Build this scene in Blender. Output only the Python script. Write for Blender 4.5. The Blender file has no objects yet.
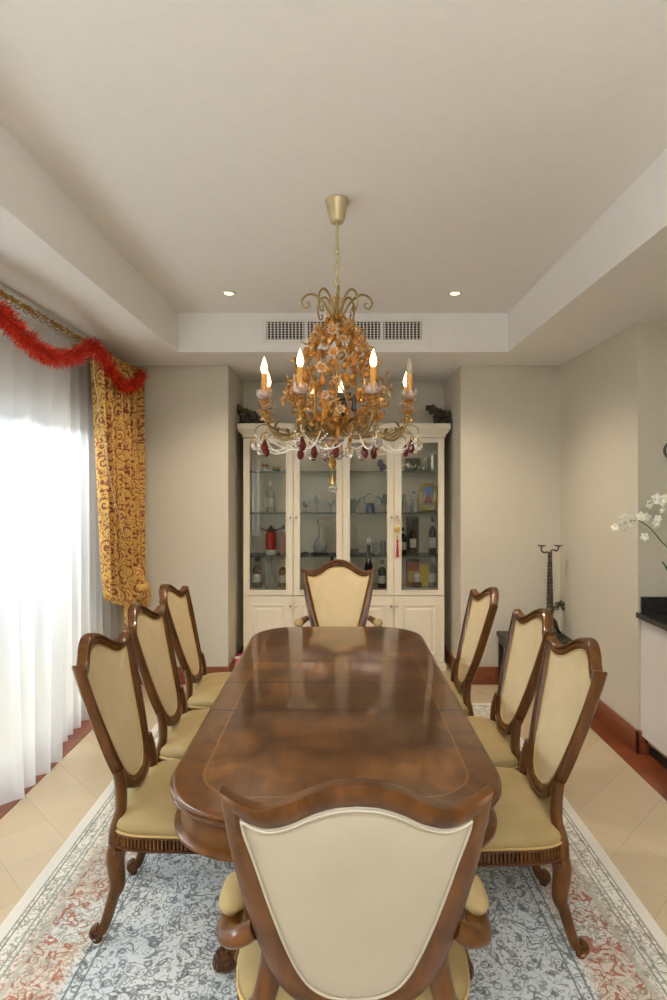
import bpy, bmesh, math, random
from mathutils import Vector, Matrix
R = math.radians
PI = math.pi
random.seed(7)
SC = bpy.context.scene
COL = SC.collection

# ------------------------------------------------------------------ camera, sky, lights
F, H, VX, VY = 590.0, 1.62, 339.0, 487.0
cam_d = bpy.data.cameras.new('camera')
cam = bpy.data.objects.new('camera', cam_d)
COL.objects.link(cam)
cam.location = (0, 0, H)
cam.rotation_euler = (R(90), 0, 0)
cam_d.sensor_width = 36
cam_d.lens = F / 1000 * 36
cam_d.shift_x = -(VX - 333.5) / 1000
cam_d.shift_y = -(500 - VY) / 1000
cam_d.clip_start = 0.05
SC.camera = cam

w = bpy.data.worlds.new('sky')
SC.world = w
w.use_nodes = True
w.node_tree.nodes['Background'].inputs[0].default_value = (0.84, 0.93, 1.0, 1)
w.node_tree.nodes['Background'].inputs[1].default_value = 1.15

SC.view_settings.view_transform = 'Standard'
SC.view_settings.look = 'None'
SC.view_settings.gamma = 1
SC.view_settings.use_curve_mapping = False
SC.view_settings.exposure = 1.0


def area(name, loc, rot, sx, sy, power, color):
    d = bpy.data.lights.new(name, 'AREA')
    d.shape = 'RECTANGLE'
    d.size, d.size_y, d.energy, d.color = sx, sy, power, color
    o = bpy.data.objects.new(name, d)
    o.location, o.rotation_euler = loc, rot
    COL.objects.link(o)
    return o


area('terrace_daylight', (-3.7, 2.4, 3.7), (0, R(-46), 0), 2.2, 4.4, 900, (0.88, 0.95, 1.0))
area('tray_fill_light', (0.05, -.5, 2.86), (R(28), 0, 0), 2.0, .3, 14, (1.0, 0.97, 0.92))  # unseen lamp up in the tray, added as soft fill for the room
area('side_window_daylight', (-2.5, -2.9, 1.35), (0, R(-90), 0), 1.7, 1.4, 110, (0.88, 0.95, 1.0))
area('ceiling_fill_uplight', (0.1, -.95, 2.05), (R(186), 0, 0), 1.6, 1.0, 60, (0.95, 0.975, 1.0))  # unseen upward lamp, added to brighten the ceiling


def P(x, y, Y):
    return ((x - VX) * Y / F, Y, H - (y - VY) * Y / F)


# ------------------------------------------------------------------ materials
def mat(name, col=(.8, .8, .8), rough=.5, metal=0., trans=0., ior=1.45, coat=0., emit=None, estr=0., spec=.5, alpha=1.):
    m = bpy.data.materials.new(name)
    m.use_nodes = True
    b = m.node_tree.nodes['Principled BSDF']
    b.inputs['Base Color'].default_value = (*col, 1)
    b.inputs['Roughness'].default_value = rough
    b.inputs['Metallic'].default_value = metal
    b.inputs['Transmission Weight'].default_value = trans
    b.inputs['IOR'].default_value = ior
    b.inputs['Coat Weight'].default_value = coat
    b.inputs['Coat Roughness'].default_value = .06
    b.inputs['Specular IOR Level'].default_value = spec
    b.inputs['Alpha'].default_value = alpha
    if emit:
        b.inputs['Emission Color'].default_value = (*emit, 1)
        b.inputs['Emission Strength'].default_value = estr
    return m


class NT:
    def __init__(s, m):
        s.t = m.node_tree
        s.b = s.t.nodes.get('Principled BSDF')

    def n(s, typ, **kw):
        x = s.t.nodes.new(typ)
        for k, v in kw.items():
            setattr(x, k, v)
        return x

    def l(s, a, b):
        s.t.links.new(a, b)

    def val(s, inp, v):
        if isinstance(v, (int, float)):
            inp.default_value = v
        elif isinstance(v, tuple):
            inp.default_value = v if len(v) == len(inp.default_value) else (*v, 1)
        else:
            s.l(v, inp)

    def m(s, op, a, b=None, c=None):
        x = s.n('ShaderNodeMath', operation=op)
        s.val(x.inputs[0], a)
        if b is not None:
            s.val(x.inputs[1], b)
        if c is not None:
            s.val(x.inputs[2], c)
        return x.outputs[0]

    def mix(s, f, a, b, blend='MIX'):
        x = s.n('ShaderNodeMix', data_type='RGBA', blend_type=blend)
        s.val(x.inputs[0], f)
        s.val(x.inputs[6], a)
        s.val(x.inputs[7], b)
        return x.outputs[2]

    def co(s, scale=(1, 1, 1), rot=(0, 0, 0), loc=(0, 0, 0)):
        t = s.n('ShaderNodeTexCoord')
        mp = s.n('ShaderNodeMapping')
        mp.inputs['Scale'].default_value = scale
        mp.inputs['Rotation'].default_value = rot
        mp.inputs['Location'].default_value = loc
        s.l(t.outputs['Object'], mp.inputs[0])
        return mp.outputs[0]

    def xyz(s, v):
        x = s.n('ShaderNodeSeparateXYZ')
        s.l(v, x.inputs[0])
        return x.outputs

    def noise(s, vec, scale, detail=2., dist=0., rough=.5):
        x = s.n('ShaderNodeTexNoise')
        s.l(vec, x.inputs['Vector'])
        x.inputs['Scale'].default_value = scale
        x.inputs['Detail'].default_value = detail
        x.inputs['Distortion'].default_value = dist
        x.inputs['Roughness'].default_value = rough
        return x.outputs[0]

    def voro(s, vec, scale, feature='F1', out='Distance', rnd=1.):
        x = s.n('ShaderNodeTexVoronoi', feature=feature)
        s.l(vec, x.inputs['Vector'])
        x.inputs['Scale'].default_value = scale
        x.inputs['Randomness'].default_value = rnd
        return x.outputs[out]

    def ramp(s, f, stops):
        x = s.n('ShaderNodeValToRGB')
        s.val(x.inputs[0], f)
        e = x.color_ramp.elements
        while len(e) < len(stops):
            e.new(.5)
        for k, (p, c) in enumerate(stops):
            e[k].position = p
            e[k].color = (*c, 1)
        return x.outputs[0]

    def step(s, x, lo, hi):
        r = s.n('ShaderNodeMapRange', interpolation_type='SMOOTHSTEP')
        s.val(r.inputs[0], x)
        r.inputs[1].default_value = lo
        r.inputs[2].default_value = hi
        return r.outputs[0]

    def bump(s, h, strength=.2, dist=.01):
        x = s.n('ShaderNodeBump')
        x.inputs['Strength'].default_value = strength
        x.inputs['Distance'].default_value = dist
        s.val(x.inputs['Height'], h)
        s.l(x.outputs[0], s.b.inputs['Normal'])

    def base(s, c):
        s.val(s.b.inputs['Base Color'], c)


def noisy(name, c1, c2, scale, rough=.5, bump=0., stretch=(1, 1, 1), detail=3., dist=0., **kw):
    m = mat(name, c1, rough, **kw)
    t = NT(m)
    f = t.noise(t.co(stretch), scale, detail, dist)
    t.base(t.ramp(f, [(.3, c1), (.7, c2)]))
    if bump:
        t.bump(f, bump, .004)
    return m


M = {}
M['wall'] = noisy('cream_wall_paint', (.60, .555, .455), (.615, .57, .47), 30, .75)
M['ceiling'] = noisy('white_ceiling_paint', (.80, .78, .755), (.82, .80, .775), 20, .8)
M['skirting'] = noisy('red_brown_skirting', (.17, .043, .015), (.27, .074, .026), 6, .3, stretch=(1, 1, 12), coat=.3)
M['wood'] = noisy('walnut_frame', (.062, .022, .005), (.145, .055, .012), 7, .29, stretch=(3, 3, 1), dist=.6, spec=.25, coat=.3)
M['wood_dark'] = noisy('dark_walnut_and_slot_shade', (.055, .020, .008), (.11, .040, .015), 9, .31, stretch=(3, 3, 1), spec=.4)
M['fabric'] = noisy('gold_cream_upholstery', (.54, .42, .24), (.59, .465, .28), 14, .8, .08)
M['fabric_back'] = noisy('pale_cream_upholstery', (.46, .42, .335), (.50, .46, .37), 6, .8, .06)
M['velvet'] = noisy('olive_gold_velvet', (.31, .22, .09), (.39, .29, .13), 7, .7, .05)
M['piping'] = mat('gold_piping', (.50, .35, .13), .7)
M['cab'] = noisy('ivory_lacquer', (.77, .70, .565), (.79, .72, .585), 12, .35)
M['cab_in'] = mat('ivory_interior', (.68, .62, .50), .5)
M['granite'] = noisy('black_granite', (.008, .008, .008), (.03, .03, .03), 120, .12)
M['panel_white'] = mat('white_panel', (.74, .71, .70), .35)
M['black'] = mat('black_paint', (.012, .012, .013), .4)
M['iron'] = noisy('dark_bronze', (.06, .05, .038), (.15, .125, .095), 30, .45, metal=.7)
M['chrome'] = mat('brushed_steel', (.6, .58, .55), .25, 1.)
M['white'] = mat('white_plastic', (.78, .75, .70), .45)
M['gold'] = noisy('antique_gold', (.40, .22, .055), (.66, .40, .12), 40, .32, metal=.85)
M['bronze_gold'] = mat('bronze_gilt', (.33, .235, .095), .35, .7)
M['gold_pale'] = mat('aged_cream_gold', (.52, .43, .25), .4, .35)
M['amber'] = mat('amber_crystal', (.78, .34, .055), .04, 0, .5, 1.5)
M['clear'] = mat('clear_crystal', (1, .97, .93), .02, 0, .93, 1.5)
M['red_crystal'] = mat('ruby_crystal', (.20, .008, .005), .04, 0, .72, 1.5)
M['bead'] = mat('pearl_bead', (.93, .90, .84), .15)
M['candle'] = mat('honey_candle_sleeve', (.66, .33, .07), .45)
M['flame'] = mat('lit_flame_bulb', (1, .8, .5), .3, emit=(1, .62, .25), estr=4.)
M['downlight'] = mat('lit_downlight', (1, .8, .5), .3, emit=(1, .62, .30), estr=4.)
M['green'] = noisy('orchid_leaf', (.03, .10, .02), (.06, .17, .04), 10, .35)
M['stem'] = mat('orchid_stem', (.13, .16, .05), .5)
M['petal'] = mat('white_petal', (.85, .84, .70), .5)
M['red'] = mat('red_lacquer', (.55, .03, .03), .35)
M['tassel'] = mat('red_silk', (.5, .015, .03), .5)
M['terra'] = mat('terrace_stone', (.25, .26, .27), .8)


def pane_mat():
    m = bpy.data.materials.new('clear_glass_pane')
    m.use_nodes = True
    t = NT(m)
    t.t.nodes.remove(t.b)
    tr, gl, mx, fr = t.n('ShaderNodeBsdfTransparent'), t.n('ShaderNodeBsdfGlossy'), t.n('ShaderNodeMixShader'), t.n('ShaderNodeFresnel')
    tr.inputs[0].default_value = (.955, .965, .955, 1)
    gl.inputs['Roughness'].default_value = .01
    fr.inputs[0].default_value = 1.5
    f = t.m('MULTIPLY', fr.outputs[0], .9)
    t.l(f, mx.inputs[0])
    t.l(tr.outputs[0], mx.inputs[1])
    t.l(gl.outputs[0], mx.inputs[2])
    t.l(mx.outputs[0], t.t.nodes['Material Output'].inputs[0])
    return m


M['pane'] = pane_mat()


def glassy(name, col, f=.75):
    """coloured bottle glass, see-through with a sharp highlight"""
    m = bpy.data.materials.new(name)
    m.use_nodes = True
    t = NT(m)
    t.b.inputs['Base Color'].default_value = (*col, 1)
    t.b.inputs['Roughness'].default_value = .05
    tr, mx = t.n('ShaderNodeBsdfTransparent'), t.n('ShaderNodeMixShader')
    tr.inputs[0].default_value = (*[min(1, c * .6 + .4) for c in col], 1)
    mx.inputs[0].default_value = f
    t.l(t.b.outputs[0], mx.inputs[2])
    t.l(tr.outputs[0], mx.inputs[1])
    t.l(mx.outputs[0], t.t.nodes['Material Output'].inputs[0])
    return m


M['g_clear'] = glassy('clear_bottle_glass', (.80, .82, .80), .32)
M['g_shelf'] = glassy('shelf_glass', (.30, .42, .38), .30)
M['g_dark'] = glassy('dark_bottle_glass', (.012, .016, .012), .93)
M['g_gold'] = glassy('golden_bottle_glass', (.35, .20, .05), .7)
M['g_brown'] = glassy('brown_bottle_glass', (.10, .035, .012), .85)
M['g_blue'] = glassy('cobalt_glass', (.01, .05, .30), .85)
M['g_teal'] = glassy('teal_glass', (.02, .28, .35), .6)
M['g_purple'] = glassy('lilac_glass', (.30, .20, .42), .7)
M['label'] = mat('paper_label', (.66, .62, .54), .7)
M['silver'] = mat('polished_silver', (.7, .68, .63), .18, .9)
M['frame_gold'] = mat('bright_gold', (.85, .60, .14), .28, .8)
M['purse'] = mat('pink_gloss', (.62, .05, .12), .35)


def sheer_mat():
    m = bpy.data.materials.new('white_voile')
    m.use_nodes = True
    t = NT(m)
    t.t.nodes.remove(t.b)
    tr, tl, df = t.n('ShaderNodeBsdfTransparent'), t.n('ShaderNodeBsdfTranslucent'), t.n('ShaderNodeBsdfDiffuse')
    tl.inputs[0].default_value = (.90, .92, .95, 1)
    df.inputs[0].default_value = (.88, .88, .88, 1)
    a, b = t.n('ShaderNodeMixShader'), t.n('ShaderNodeMixShader')
    a.inputs[0].default_value = .45
    t.l(tl.outputs[0], a.inputs[1])
    t.l(df.outputs[0], a.inputs[2])
    b.inputs[0].default_value = .74
    t.l(tr.outputs[0], b.inputs[1])
    t.l(a.outputs[0], b.inputs[2])
    t.l(b.outputs[0], t.t.nodes['Material Output'].inputs[0])
    return m


M['sheer'] = sheer_mat()


def floor_mat():
    m = mat('cream_floor_tile', (.6, .5, .38), .22)
    t = NT(m)
    c = t.co()
    o = t.xyz(c)
    T = .362
    u = t.m('DIVIDE', t.m('ADD', t.m('ADD', o[0], o[1]), -1.09 + 20 * T), T)
    v = t.m('DIVIDE', t.m('ADD', t.m('SUBTRACT', o[0], o[1]), 1.39 + 20 * T), T)
    eu = t.m('ABSOLUTE', t.m('SUBTRACT', t.m('FRACT', u), .5))
    ev = t.m('ABSOLUTE', t.m('SUBTRACT', t.m('FRACT', v), .5))
    g = t.step(t.m('MAXIMUM', eu, ev), .491, .497)
    cb = t.n('ShaderNodeCombineXYZ')
    t.l(t.m('FLOOR', u), cb.inputs[0])
    t.l(t.m('FLOOR', v), cb.inputs[1])
    wn = t.n('ShaderNodeTexWhiteNoise')
    t.l(cb.outputs[0], wn.inputs[0])
    base = t.mix(wn.outputs[0], (.545, .43, .285), (.585, .475, .325))
    base = t.mix(t.m('MULTIPLY', t.step(t.noise(c, 5, 4, .5), .45, .75), .4), base, (.53, .435, .31))
    t.base(t.mix(t.m('MULTIPLY', g, .8), base, (.42, .34, .25)))
    return m


M['tile'] = floor_mat()


def rug_mat(hx, hy):
    m = mat('oriental_rug_wool', (.5, .5, .48), .95, spec=.1)
    t = NT(m)
    c = t.co()
    o = t.xyz(c)
    ax = t.m('SUBTRACT', hx, t.m('ABSOLUTE', o[0]))
    ay = t.m('SUBTRACT', hy, t.m('ABSOLUTE', o[1]))
    e = t.m('MINIMUM', ax, ay)                       # distance from the rug's edge
    wob = t.noise(c, 3.5, 1)

    def lines(scale, mult, width, dist=1.2):
        f = t.m('FRACT', t.m('MULTIPLY', t.noise(c, scale, 1.2, dist), mult))
        d = t.m('ABSOLUTE', t.m('SUBTRACT', f, .5))
        return t.m('SUBTRACT', 1., t.step(d, width * .5, width))
    scroll = lines(12, 4, .11, 1.0)
    fine = lines(30, 3, .14, 1.0)
    vd = t.voro(c, 19)
    ring = t.m('SUBTRACT', 1., t.step(t.m('ABSOLUTE', t.m('SUBTRACT', vd, .27)), .03, .075))
    dot = t.m('SUBTRACT', 1., t.step(vd, .09, .15))
    leafm = t.step(t.voro(c, 52), .32, .22)
    patch = t.step(t.noise(c, 6, 1), .36, .50)
    ground = t.mix(t.step(wob, .38, .6), (.78, .785, .75), (.68, .72, .73))
    field = t.mix(t.m('MULTIPLY', t.m('MULTIPLY', leafm, patch), .7), ground, (.16, .175, .18))
    field = t.mix(t.m('MULTIPLY', scroll, .72), field, (.12, .135, .145))
    field = t.mix(t.m('MULTIPLY', fine, .65), field, (.22, .215, .20))
    field = t.mix(t.m('MULTIPLY', ring, .62), field, (.13, .14, .15))
    field = t.mix(t.m('MULTIPLY', dot, .6), field, (.20, .17, .15))
    # border band: rust and olive scrolls with pale medallions
    red = lines(15, 4, .15, .9)
    oli = lines(20, 4, .14, .8)
    med = t.m('MULTIPLY', t.step(t.m('SINE', t.m('MULTIPLY', o[1], 11.)), .3, .5), t.m('SUBTRACT', 1., t.step(t.m('ABSOLUTE', t.m('SUBTRACT', e, .27)), .05, .09)))
    bord = t.mix(t.m('MULTIPLY', oli, .6), (.75, .73, .67), (.30, .31, .20))
    band = t.m('SUBTRACT', 1., t.step(t.m('ABSOLUTE', t.m('SUBTRACT', e, .25)), .06, .12))
    bord = t.mix(t.m('MULTIPLY', fine, .55), bord, (.22, .21, .18))
    bord = t.mix(t.m('MULTIPLY', ring, .5), bord, (.24, .21, .18))
    bord = t.mix(t.m('MULTIPLY', t.m('MULTIPLY', leafm, t.step(wob, .48, .6)), .6), bord, (.40, .13, .10))
    bord = t.mix(t.m('MULTIPLY', t.m('MULTIPLY', t.m('SUBTRACT', 1., med), band), .28), bord, (.52, .30, .16))
    bord = t.mix(t.m('MULTIPLY', t.m('MULTIPLY', red, band), .8), bord, (.40, .11, .055))
    bord = t.mix(t.m('MULTIPLY', t.m('MULTIPLY', dot, band), .6), bord, (.50, .33, .12))
    inb = t.m('SUBTRACT', 1., t.step(t.m('ADD', e, t.m('MULTIPLY', t.m('SUBTRACT', wob, .5), .02)), .36, .365))
    allc = t.mix(inb, field, bord)
    for p, wd, cc, s in ((.41, .004, (.20, .22, .22), .9), (.375, .005, (.16, .17, .16), .8), (.135, .004, (.25, .26, .2), .8),
                         (.115, .004, (.25, .26, .22), .8), (.175, .012, (.50, .51, .42), .7), (.068, .004, (.2, .21, .18), .9), (.052, .005, (.28, .28, .24), .8)):
        k = t.m('SUBTRACT', 1., t.step(t.m('ABSOLUTE', t.m('SUBTRACT', e, p)), wd * .6, wd))
        allc = t.mix(t.m('MULTIPLY', k, s), allc, cc)
    allc = t.mix(t.m('SUBTRACT', 1., t.step(e, .045, .05)), allc, (.68, .66, .60))
    t.base(allc)
    t.bump(t.noise(c, 260, 1), .25, .004)
    return m


def table_mat(hw, hl, r):
    m = mat('flame_mahogany_top', (.15, .05, .015), .277, spec=.22, coat=.65)
    t = NT(m)
    c = t.co()
    o = t.xyz(c)
    n1 = t.noise(c, 5.5, 2, .5)
    n2 = t.noise(t.co((1, .25, 1)), 26, 3, .6)
    seg = t.m('MULTIPLY', t.m('SINE', t.m('MULTIPLY', o[1], 5.2)), .10)
    f = t.m('ADD', t.m('ADD', t.m('MULTIPLY', n1, .75), t.m('MULTIPLY', n2, .25)), seg)
    inner = t.ramp(f, [(.25, (.034, .012, .003)), (.45, (.068, .024, .005)), (.60, (.118, .045, .010)), (.82, (.22, .093, .022))])
    qx = t.m('SUBTRACT', t.m('ABSOLUTE', o[0]), hw - r)
    qy = t.m('SUBTRACT', t.m('ABSOLUTE', o[1]), hl - r)
    mx, my = t.m('MAXIMUM', qx, 0.), t.m('MAXIMUM', qy, 0.)
    ln = t.m('SQRT', t.m('ADD', t.m('MULTIPLY', mx, mx), t.m('MULTIPLY', my, my)))
    d = t.m('SUBTRACT', r, t.m('ADD', ln, t.m('MINIMUM', t.m('MAXIMUM', qx, qy), 0.)))
    outer = t.ramp(t.noise(c, 12, 3, 1.), [(.3, (.062, .022, .006)), (.7, (.135, .050, .012))])
    allc = t.mix(t.m('SUBTRACT', 1., t.step(d, .099, .101)), inner, outer)
    k = t.m('SUBTRACT', 1., t.step(t.m('ABSOLUTE', t.m('SUBTRACT', d, .1)), .003, .005))
    allc = t.mix(t.m('MULTIPLY', k, .4), allc, (.26, .125, .04))
    for y in SEAMS:
        k = t.m('SUBTRACT', 1., t.step(t.m('ABSOLUTE', t.m('SUBTRACT', o[1], y)), .006, .010))
        allc = t.mix(t.m('MULTIPLY', k, .9), allc, (.02, .006, .003))
    t.base(allc)
    return m


def curtain_mat():
    m = mat('gold_scroll_curtain_cloth', (.6, .38, .1), .75)
    t = NT(m)
    tc = t.n('ShaderNodeUVMap')
    c = tc.outputs[0]
    o = t.xyz(c)
    T = .145
    row = t.m('FLOOR', t.m('DIVIDE', o[1], T))
    fu = t.m('SUBTRACT', t.m('FRACT', t.m('ADD', t.m('DIVIDE', o[0], T * .9), t.m('MULTIPLY', row, .5))), .5)
    fv = t.m('SUBTRACT', t.m('FRACT', t.m('DIVIDE', o[1], T)), .5)
    rr = t.m('SQRT', t.m('ADD', t.m('MULTIPLY', fu, fu), t.m('MULTIPLY', fv, fv)))
    an = t.m('ARCTAN2', fv, fu)
    sp = t.m('FRACT', t.m('ADD', t.m('MULTIPLY', rr, 4.2), t.m('MULTIPLY', an, 1 / (2 * PI))))
    spm = t.m('MULTIPLY', t.m('SUBTRACT', 1., t.step(t.m('ABSOLUTE', t.m('SUBTRACT', sp, .5)), .13, .20)), t.m('SUBTRACT', 1., t.step(rr, .36, .42)))
    vf = t.m('FRACT', t.m('MULTIPLY', t.noise(c, 14, 1, 1.6), 5))
    vine = t.m('MULTIPLY', t.m('SUBTRACT', 1., t.step(t.m('ABSOLUTE', t.m('SUBTRACT', vf, .5)), .10, .17)), t.step(rr, .3, .38))
    leaf = t.m('MULTIPLY', t.step(t.voro(c, 26), .36, .26), t.step(t.noise(c, 8, 1), .42, .5))
    g = t.mix(t.noise(c, 5, 2), (.62, .365, .080), (.72, .46, .135))
    k = t.m('MINIMUM', t.m('ADD', t.m('ADD', spm, vine), leaf), 1.)
    t.base(t.mix(t.m('MULTIPLY', k, .88), g, (.20, .018, .022)))
    return m


M['curtain'] = curtain_mat()


# ------------------------------------------------------------------ mesh helpers
class MB:
    def __init__(s):
        s.v, s.f, s.uv = [], [], None

    def add(s, vs, fs):
        b = len(s.v)
        s.v += [tuple(p) for p in vs]
        s.f += [tuple(b + i for i in f) for f in fs]
        return s

    def box(s, x0, x1, y0, y1, z0, z1):
        return s.add([(x, y, z) for z in (z0, z1) for y in (y0, y1) for x in (x0, x1)],
                     [(0, 2, 3, 1), (4, 5, 7, 6), (0, 1, 5, 4), (2, 6, 7, 3), (0, 4, 6, 2), (1, 3, 7, 5)])

    def grid(s, rows, closed_u=False, closed_v=False, cap=False):
        nv, nu = len(rows), len(rows[0])
        fs = []
        for i in range(nv if closed_v else nv - 1):
            for j in range(nu if closed_u else nu - 1):
                a, b = i * nu + j, i * nu + (j + 1) % nu
                k = (i + 1) % nv
                fs.append((a, b, k * nu + (j + 1) % nu, k * nu + j))
        if cap:
            fs.append(tuple(range(nu))[::-1])
            fs.append(tuple((nv - 1) * nu + j for j in range(nu)))
        return s.add([p for r in rows for p in r], fs)

    def lathe(s, prof, n=20, c=(0, 0, 0), cap=True):
        rows = [[(c[0] + r * math.cos(2 * PI * j / n), c[1] + r * math.sin(2 * PI * j / n), c[2] + z) for j in range(n)] for r, z in prof]
        return s.grid(rows, closed_u=True, cap=cap)

    def tube(s, pts, rad, n=8, flat=None, cap=True, up=None):
        """rad: number or list; flat: (a, b) cross-section scale along side/normal"""
        pts = [Vector(p) for p in pts]
        if not isinstance(rad, (list, tuple)):
            rad = [rad] * len(pts)
        rows = []
        ref = Vector(up) if up else None
        prev = None
        for i, p in enumerate(pts):
            t = (pts[min(i + 1, len(pts) - 1)] - pts[max(i - 1, 0)])
            t = t.normalized() if t.length > 1e-9 else Vector((0, 0, 1))
            if ref is not None:
                a = ref - t * ref.dot(t)
            elif prev is None:
                q = Vector((0, 0, 1)) if abs(t.z) < .9 else Vector((1, 0, 0))
                a = q - t * q.dot(t)
            else:
                a = prev - t * prev.dot(t)
            if a.length < 1e-6:
                a = t.orthogonal()
            a.normalize()
            prev = a
            b = t.cross(a)
            fa, fb = flat if flat else (1, 1)
            rows.append([p + a * (math.cos(2 * PI * j / n) * rad[i] * fa) + b * (math.sin(2 * PI * j / n) * rad[i] * fb) for j in range(n)])
        return s.grid(rows, closed_u=True, cap=cap)

    def ball(s, c, r, n=10, m=6, sc=(1, 1, 1)):
        prof = [(math.sin(PI * i / m), -math.cos(PI * i / m)) for i in range(m + 1)]
        rows = [[(c[0] + r * sc[0] * max(q, .02) * math.cos(2 * PI * j / n), c[1] + r * sc[1] * max(q, .02) * math.sin(2 * PI * j / n), c[2] + r * sc[2] * z) for j in range(n)] for q, z in prof]
        return s.grid(rows, closed_u=True, cap=True)

    def xf(s, mtx):
        s.v = [tuple(mtx @ Vector(p)) for p in s.v]
        return s

    def mesh(s, name, material, smooth=True, ang=35):
        me = bpy.data.meshes.new(name)
        me.from_pydata(s.v, [], s.f)
        me.materials.append(material)
        if s.uv:
            ul = me.uv_layers.new(name='UVMap')
            for lp in me.loops:
                ul.data[lp.index].uv = s.uv[lp.vertex_index]
        me.validate()
        bm = bmesh.new()
        bm.from_mesh(me)
        bmesh.ops.recalc_face_normals(bm, faces=bm.faces)
        bm.to_mesh(me)
        bm.free()
        if smooth:
            me.polygons.foreach_set('use_smooth', [True] * len(me.polygons))
            me.set_sharp_from_angle(angle=R(ang))
        me.update()
        return me

    def build(s, name, material, parent=None, smooth=True, ang=35, bevel=0.):
        o = bpy.data.objects.new(name, s.mesh(name, material, smooth, ang))
        COL.objects.link(o)
        if parent:
            o.parent = parent
        if bevel:
            b = o.modifiers.new('bevel', 'BEVEL')
            b.width, b.segments, b.limit_method, b.angle_limit = bevel, 2, 'ANGLE', R(40)
        return o


def tag(o, label=None, cat=None, group=None, kind=None):
    if label:
        o['label'] = label
    if cat:
        o['category'] = cat
    if group:
        o['group'] = group
    if kind:
        o['kind'] = kind
    return o


def empty(name, loc=(0, 0, 0), rz=0.):
    o = bpy.data.objects.new(name, None)
    COL.objects.link(o)
    o.location = loc
    o.rotation_euler = (0, 0, rz)
    return o


def copy_tree(o, parent=None):
    c = o.copy()
    COL.objects.link(c)
    c.parent = parent
    for ch in [x for x in bpy.data.objects if x.parent is o]:
        copy_tree(ch, c)
    return c


def inst(src, parent, loc, rot=(0, 0, 0), sc=1.):
    c = src.copy()
    COL.objects.link(c)
    c.parent = parent
    c.location, c.rotation_euler, c.scale = loc, rot, (sc, sc, sc)
    return c


def spline(pts, n=8):
    """Catmull-Rom through pts"""
    p = [Vector(q) for q in pts]
    p = [p[0] * 2 - p[1]] + p + [p[-1] * 2 - p[-2]]
    out = []
    for i in range(1, len(p) - 2):
        for k in range(n):
            t = k / n
            a, b, c, d = p[i - 1], p[i], p[i + 1], p[i + 2]
            out.append(.5 * ((2 * b) + (c - a) * t + (2 * a - 5 * b + 4 * c - d) * t * t + (3 * b - a - 3 * c + d) * t ** 3))
    out.append(p[-2])
    return out


def lerp_list(vals, n):
    out = []
    for i in range(n):
        x = i / (n - 1) * (len(vals) - 1)
        k = min(int(x), len(vals) - 2)
        out.append(vals[k] + (vals[k + 1] - vals[k]) * (x - k))
    return out


def struct(o):
    o['kind'] = 'structure'
    return o


# ------------------------------------------------------------------ the room
ZB, ZT = 2.62, 2.91          # dropped ceiling and tray ceiling
YB, YA, YK = 4.85, 5.62, 3.585   # back wall, alcove back, kitchen wall
XL, XR = -1.85, 1.817
AL, AR = -.91, 1.0
YR = -4.0
struct(MB().box(-4.2, 4.2, YR, 5.8, -.1, 0).build('floor', M['tile']))
# tray ceiling in one mesh
cm = MB()
TL, TR, TN, TF = -1.2, 1.25, -.7, 4.37
cm.box(-2.05, TL, YR, 5.8, ZB, 3.05).box(TR, 4.2, YR, 5.8, ZB, 3.05).box(TL, TR, TF, 5.8, ZB, 3.05).box(TL, TR, YR, TN, ZB, 3.05).box(TL, TR, TN, TF, ZT, 3.05)
struct(cm.build('ceiling', M['ceiling'], smooth=False))
wb = MB().box(-2.05, AL, YB, 5.8, 0, ZB).box(AR, 4.2, YB, 5.8, 0, ZB).box(AL, AR, YA, 5.8, 0, ZB)
struct(wb.build('wall_back', M['wall'], smooth=False))
struct(MB().box(XR, 4.2, YK, YB, 0, ZB).build('wall_right', M['wall'], smooth=False))
struct(MB().box(-2.05, 4.2, YR - .15, YR, 0, ZB).build('wall_rear', M['wall'], smooth=False))
struct(MB().box(4.05, 4.2, YR, YK, 0, ZB).build('wall_kitchen', M['wall'], smooth=False))
WY0, WY1, WZ = .35, 4.42, 2.15
wl = MB().box(-2.05, XL, YR, -3.7, 0, ZB).box(-2.05, XL, -2.1, WY0, 0, ZB).box(-2.05, XL, -3.7, -2.1, WZ, ZB).box(-2.05, XL, WY1, YB, 0, ZB).box(-2.05, XL, WY0, WY1, WZ, ZB)
struct(wl.build('wall_left', M['wall'], smooth=False))
# skirting boards
HB = .145


def skirting(name, segs):
    b = MB()
    for (x0, x1, y0, y1) in segs:
        b.box(x0, x1, y0, y1, 0, HB)
    return struct(b.build(name, M['skirting'], smooth=False, bevel=.005))


skirting('baseboard_back', [(XL, AL + .018, YB - .018, YB), (AR - .018, XR, YB - .018, YB), (AL, AL + .018, YB, YA), (AR - .018, AR, YB, YA)])
skirting('baseboard_right', [(XR - .018, XR, YK - .018, YB - .018), (XR - .018, XR + .10, YK - .018, YK)])
skirting('baseboard_left', [(XL, XL + .018, WY1 + .05, YB - .018), (XL, XL + .018, -2.08, WY0 - .05)])
struct(MB().box(XL, -1.65, YR, YB - .02, 0, .006).build('trim_1', M['skirting'], smooth=False))
struct(MB().box(1.69, 1.95, YR, YK, 0, .006).box(1.69, XR, YK, YB - .02, 0, .006).build('trim_2', M['skirting'], smooth=False))
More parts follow.
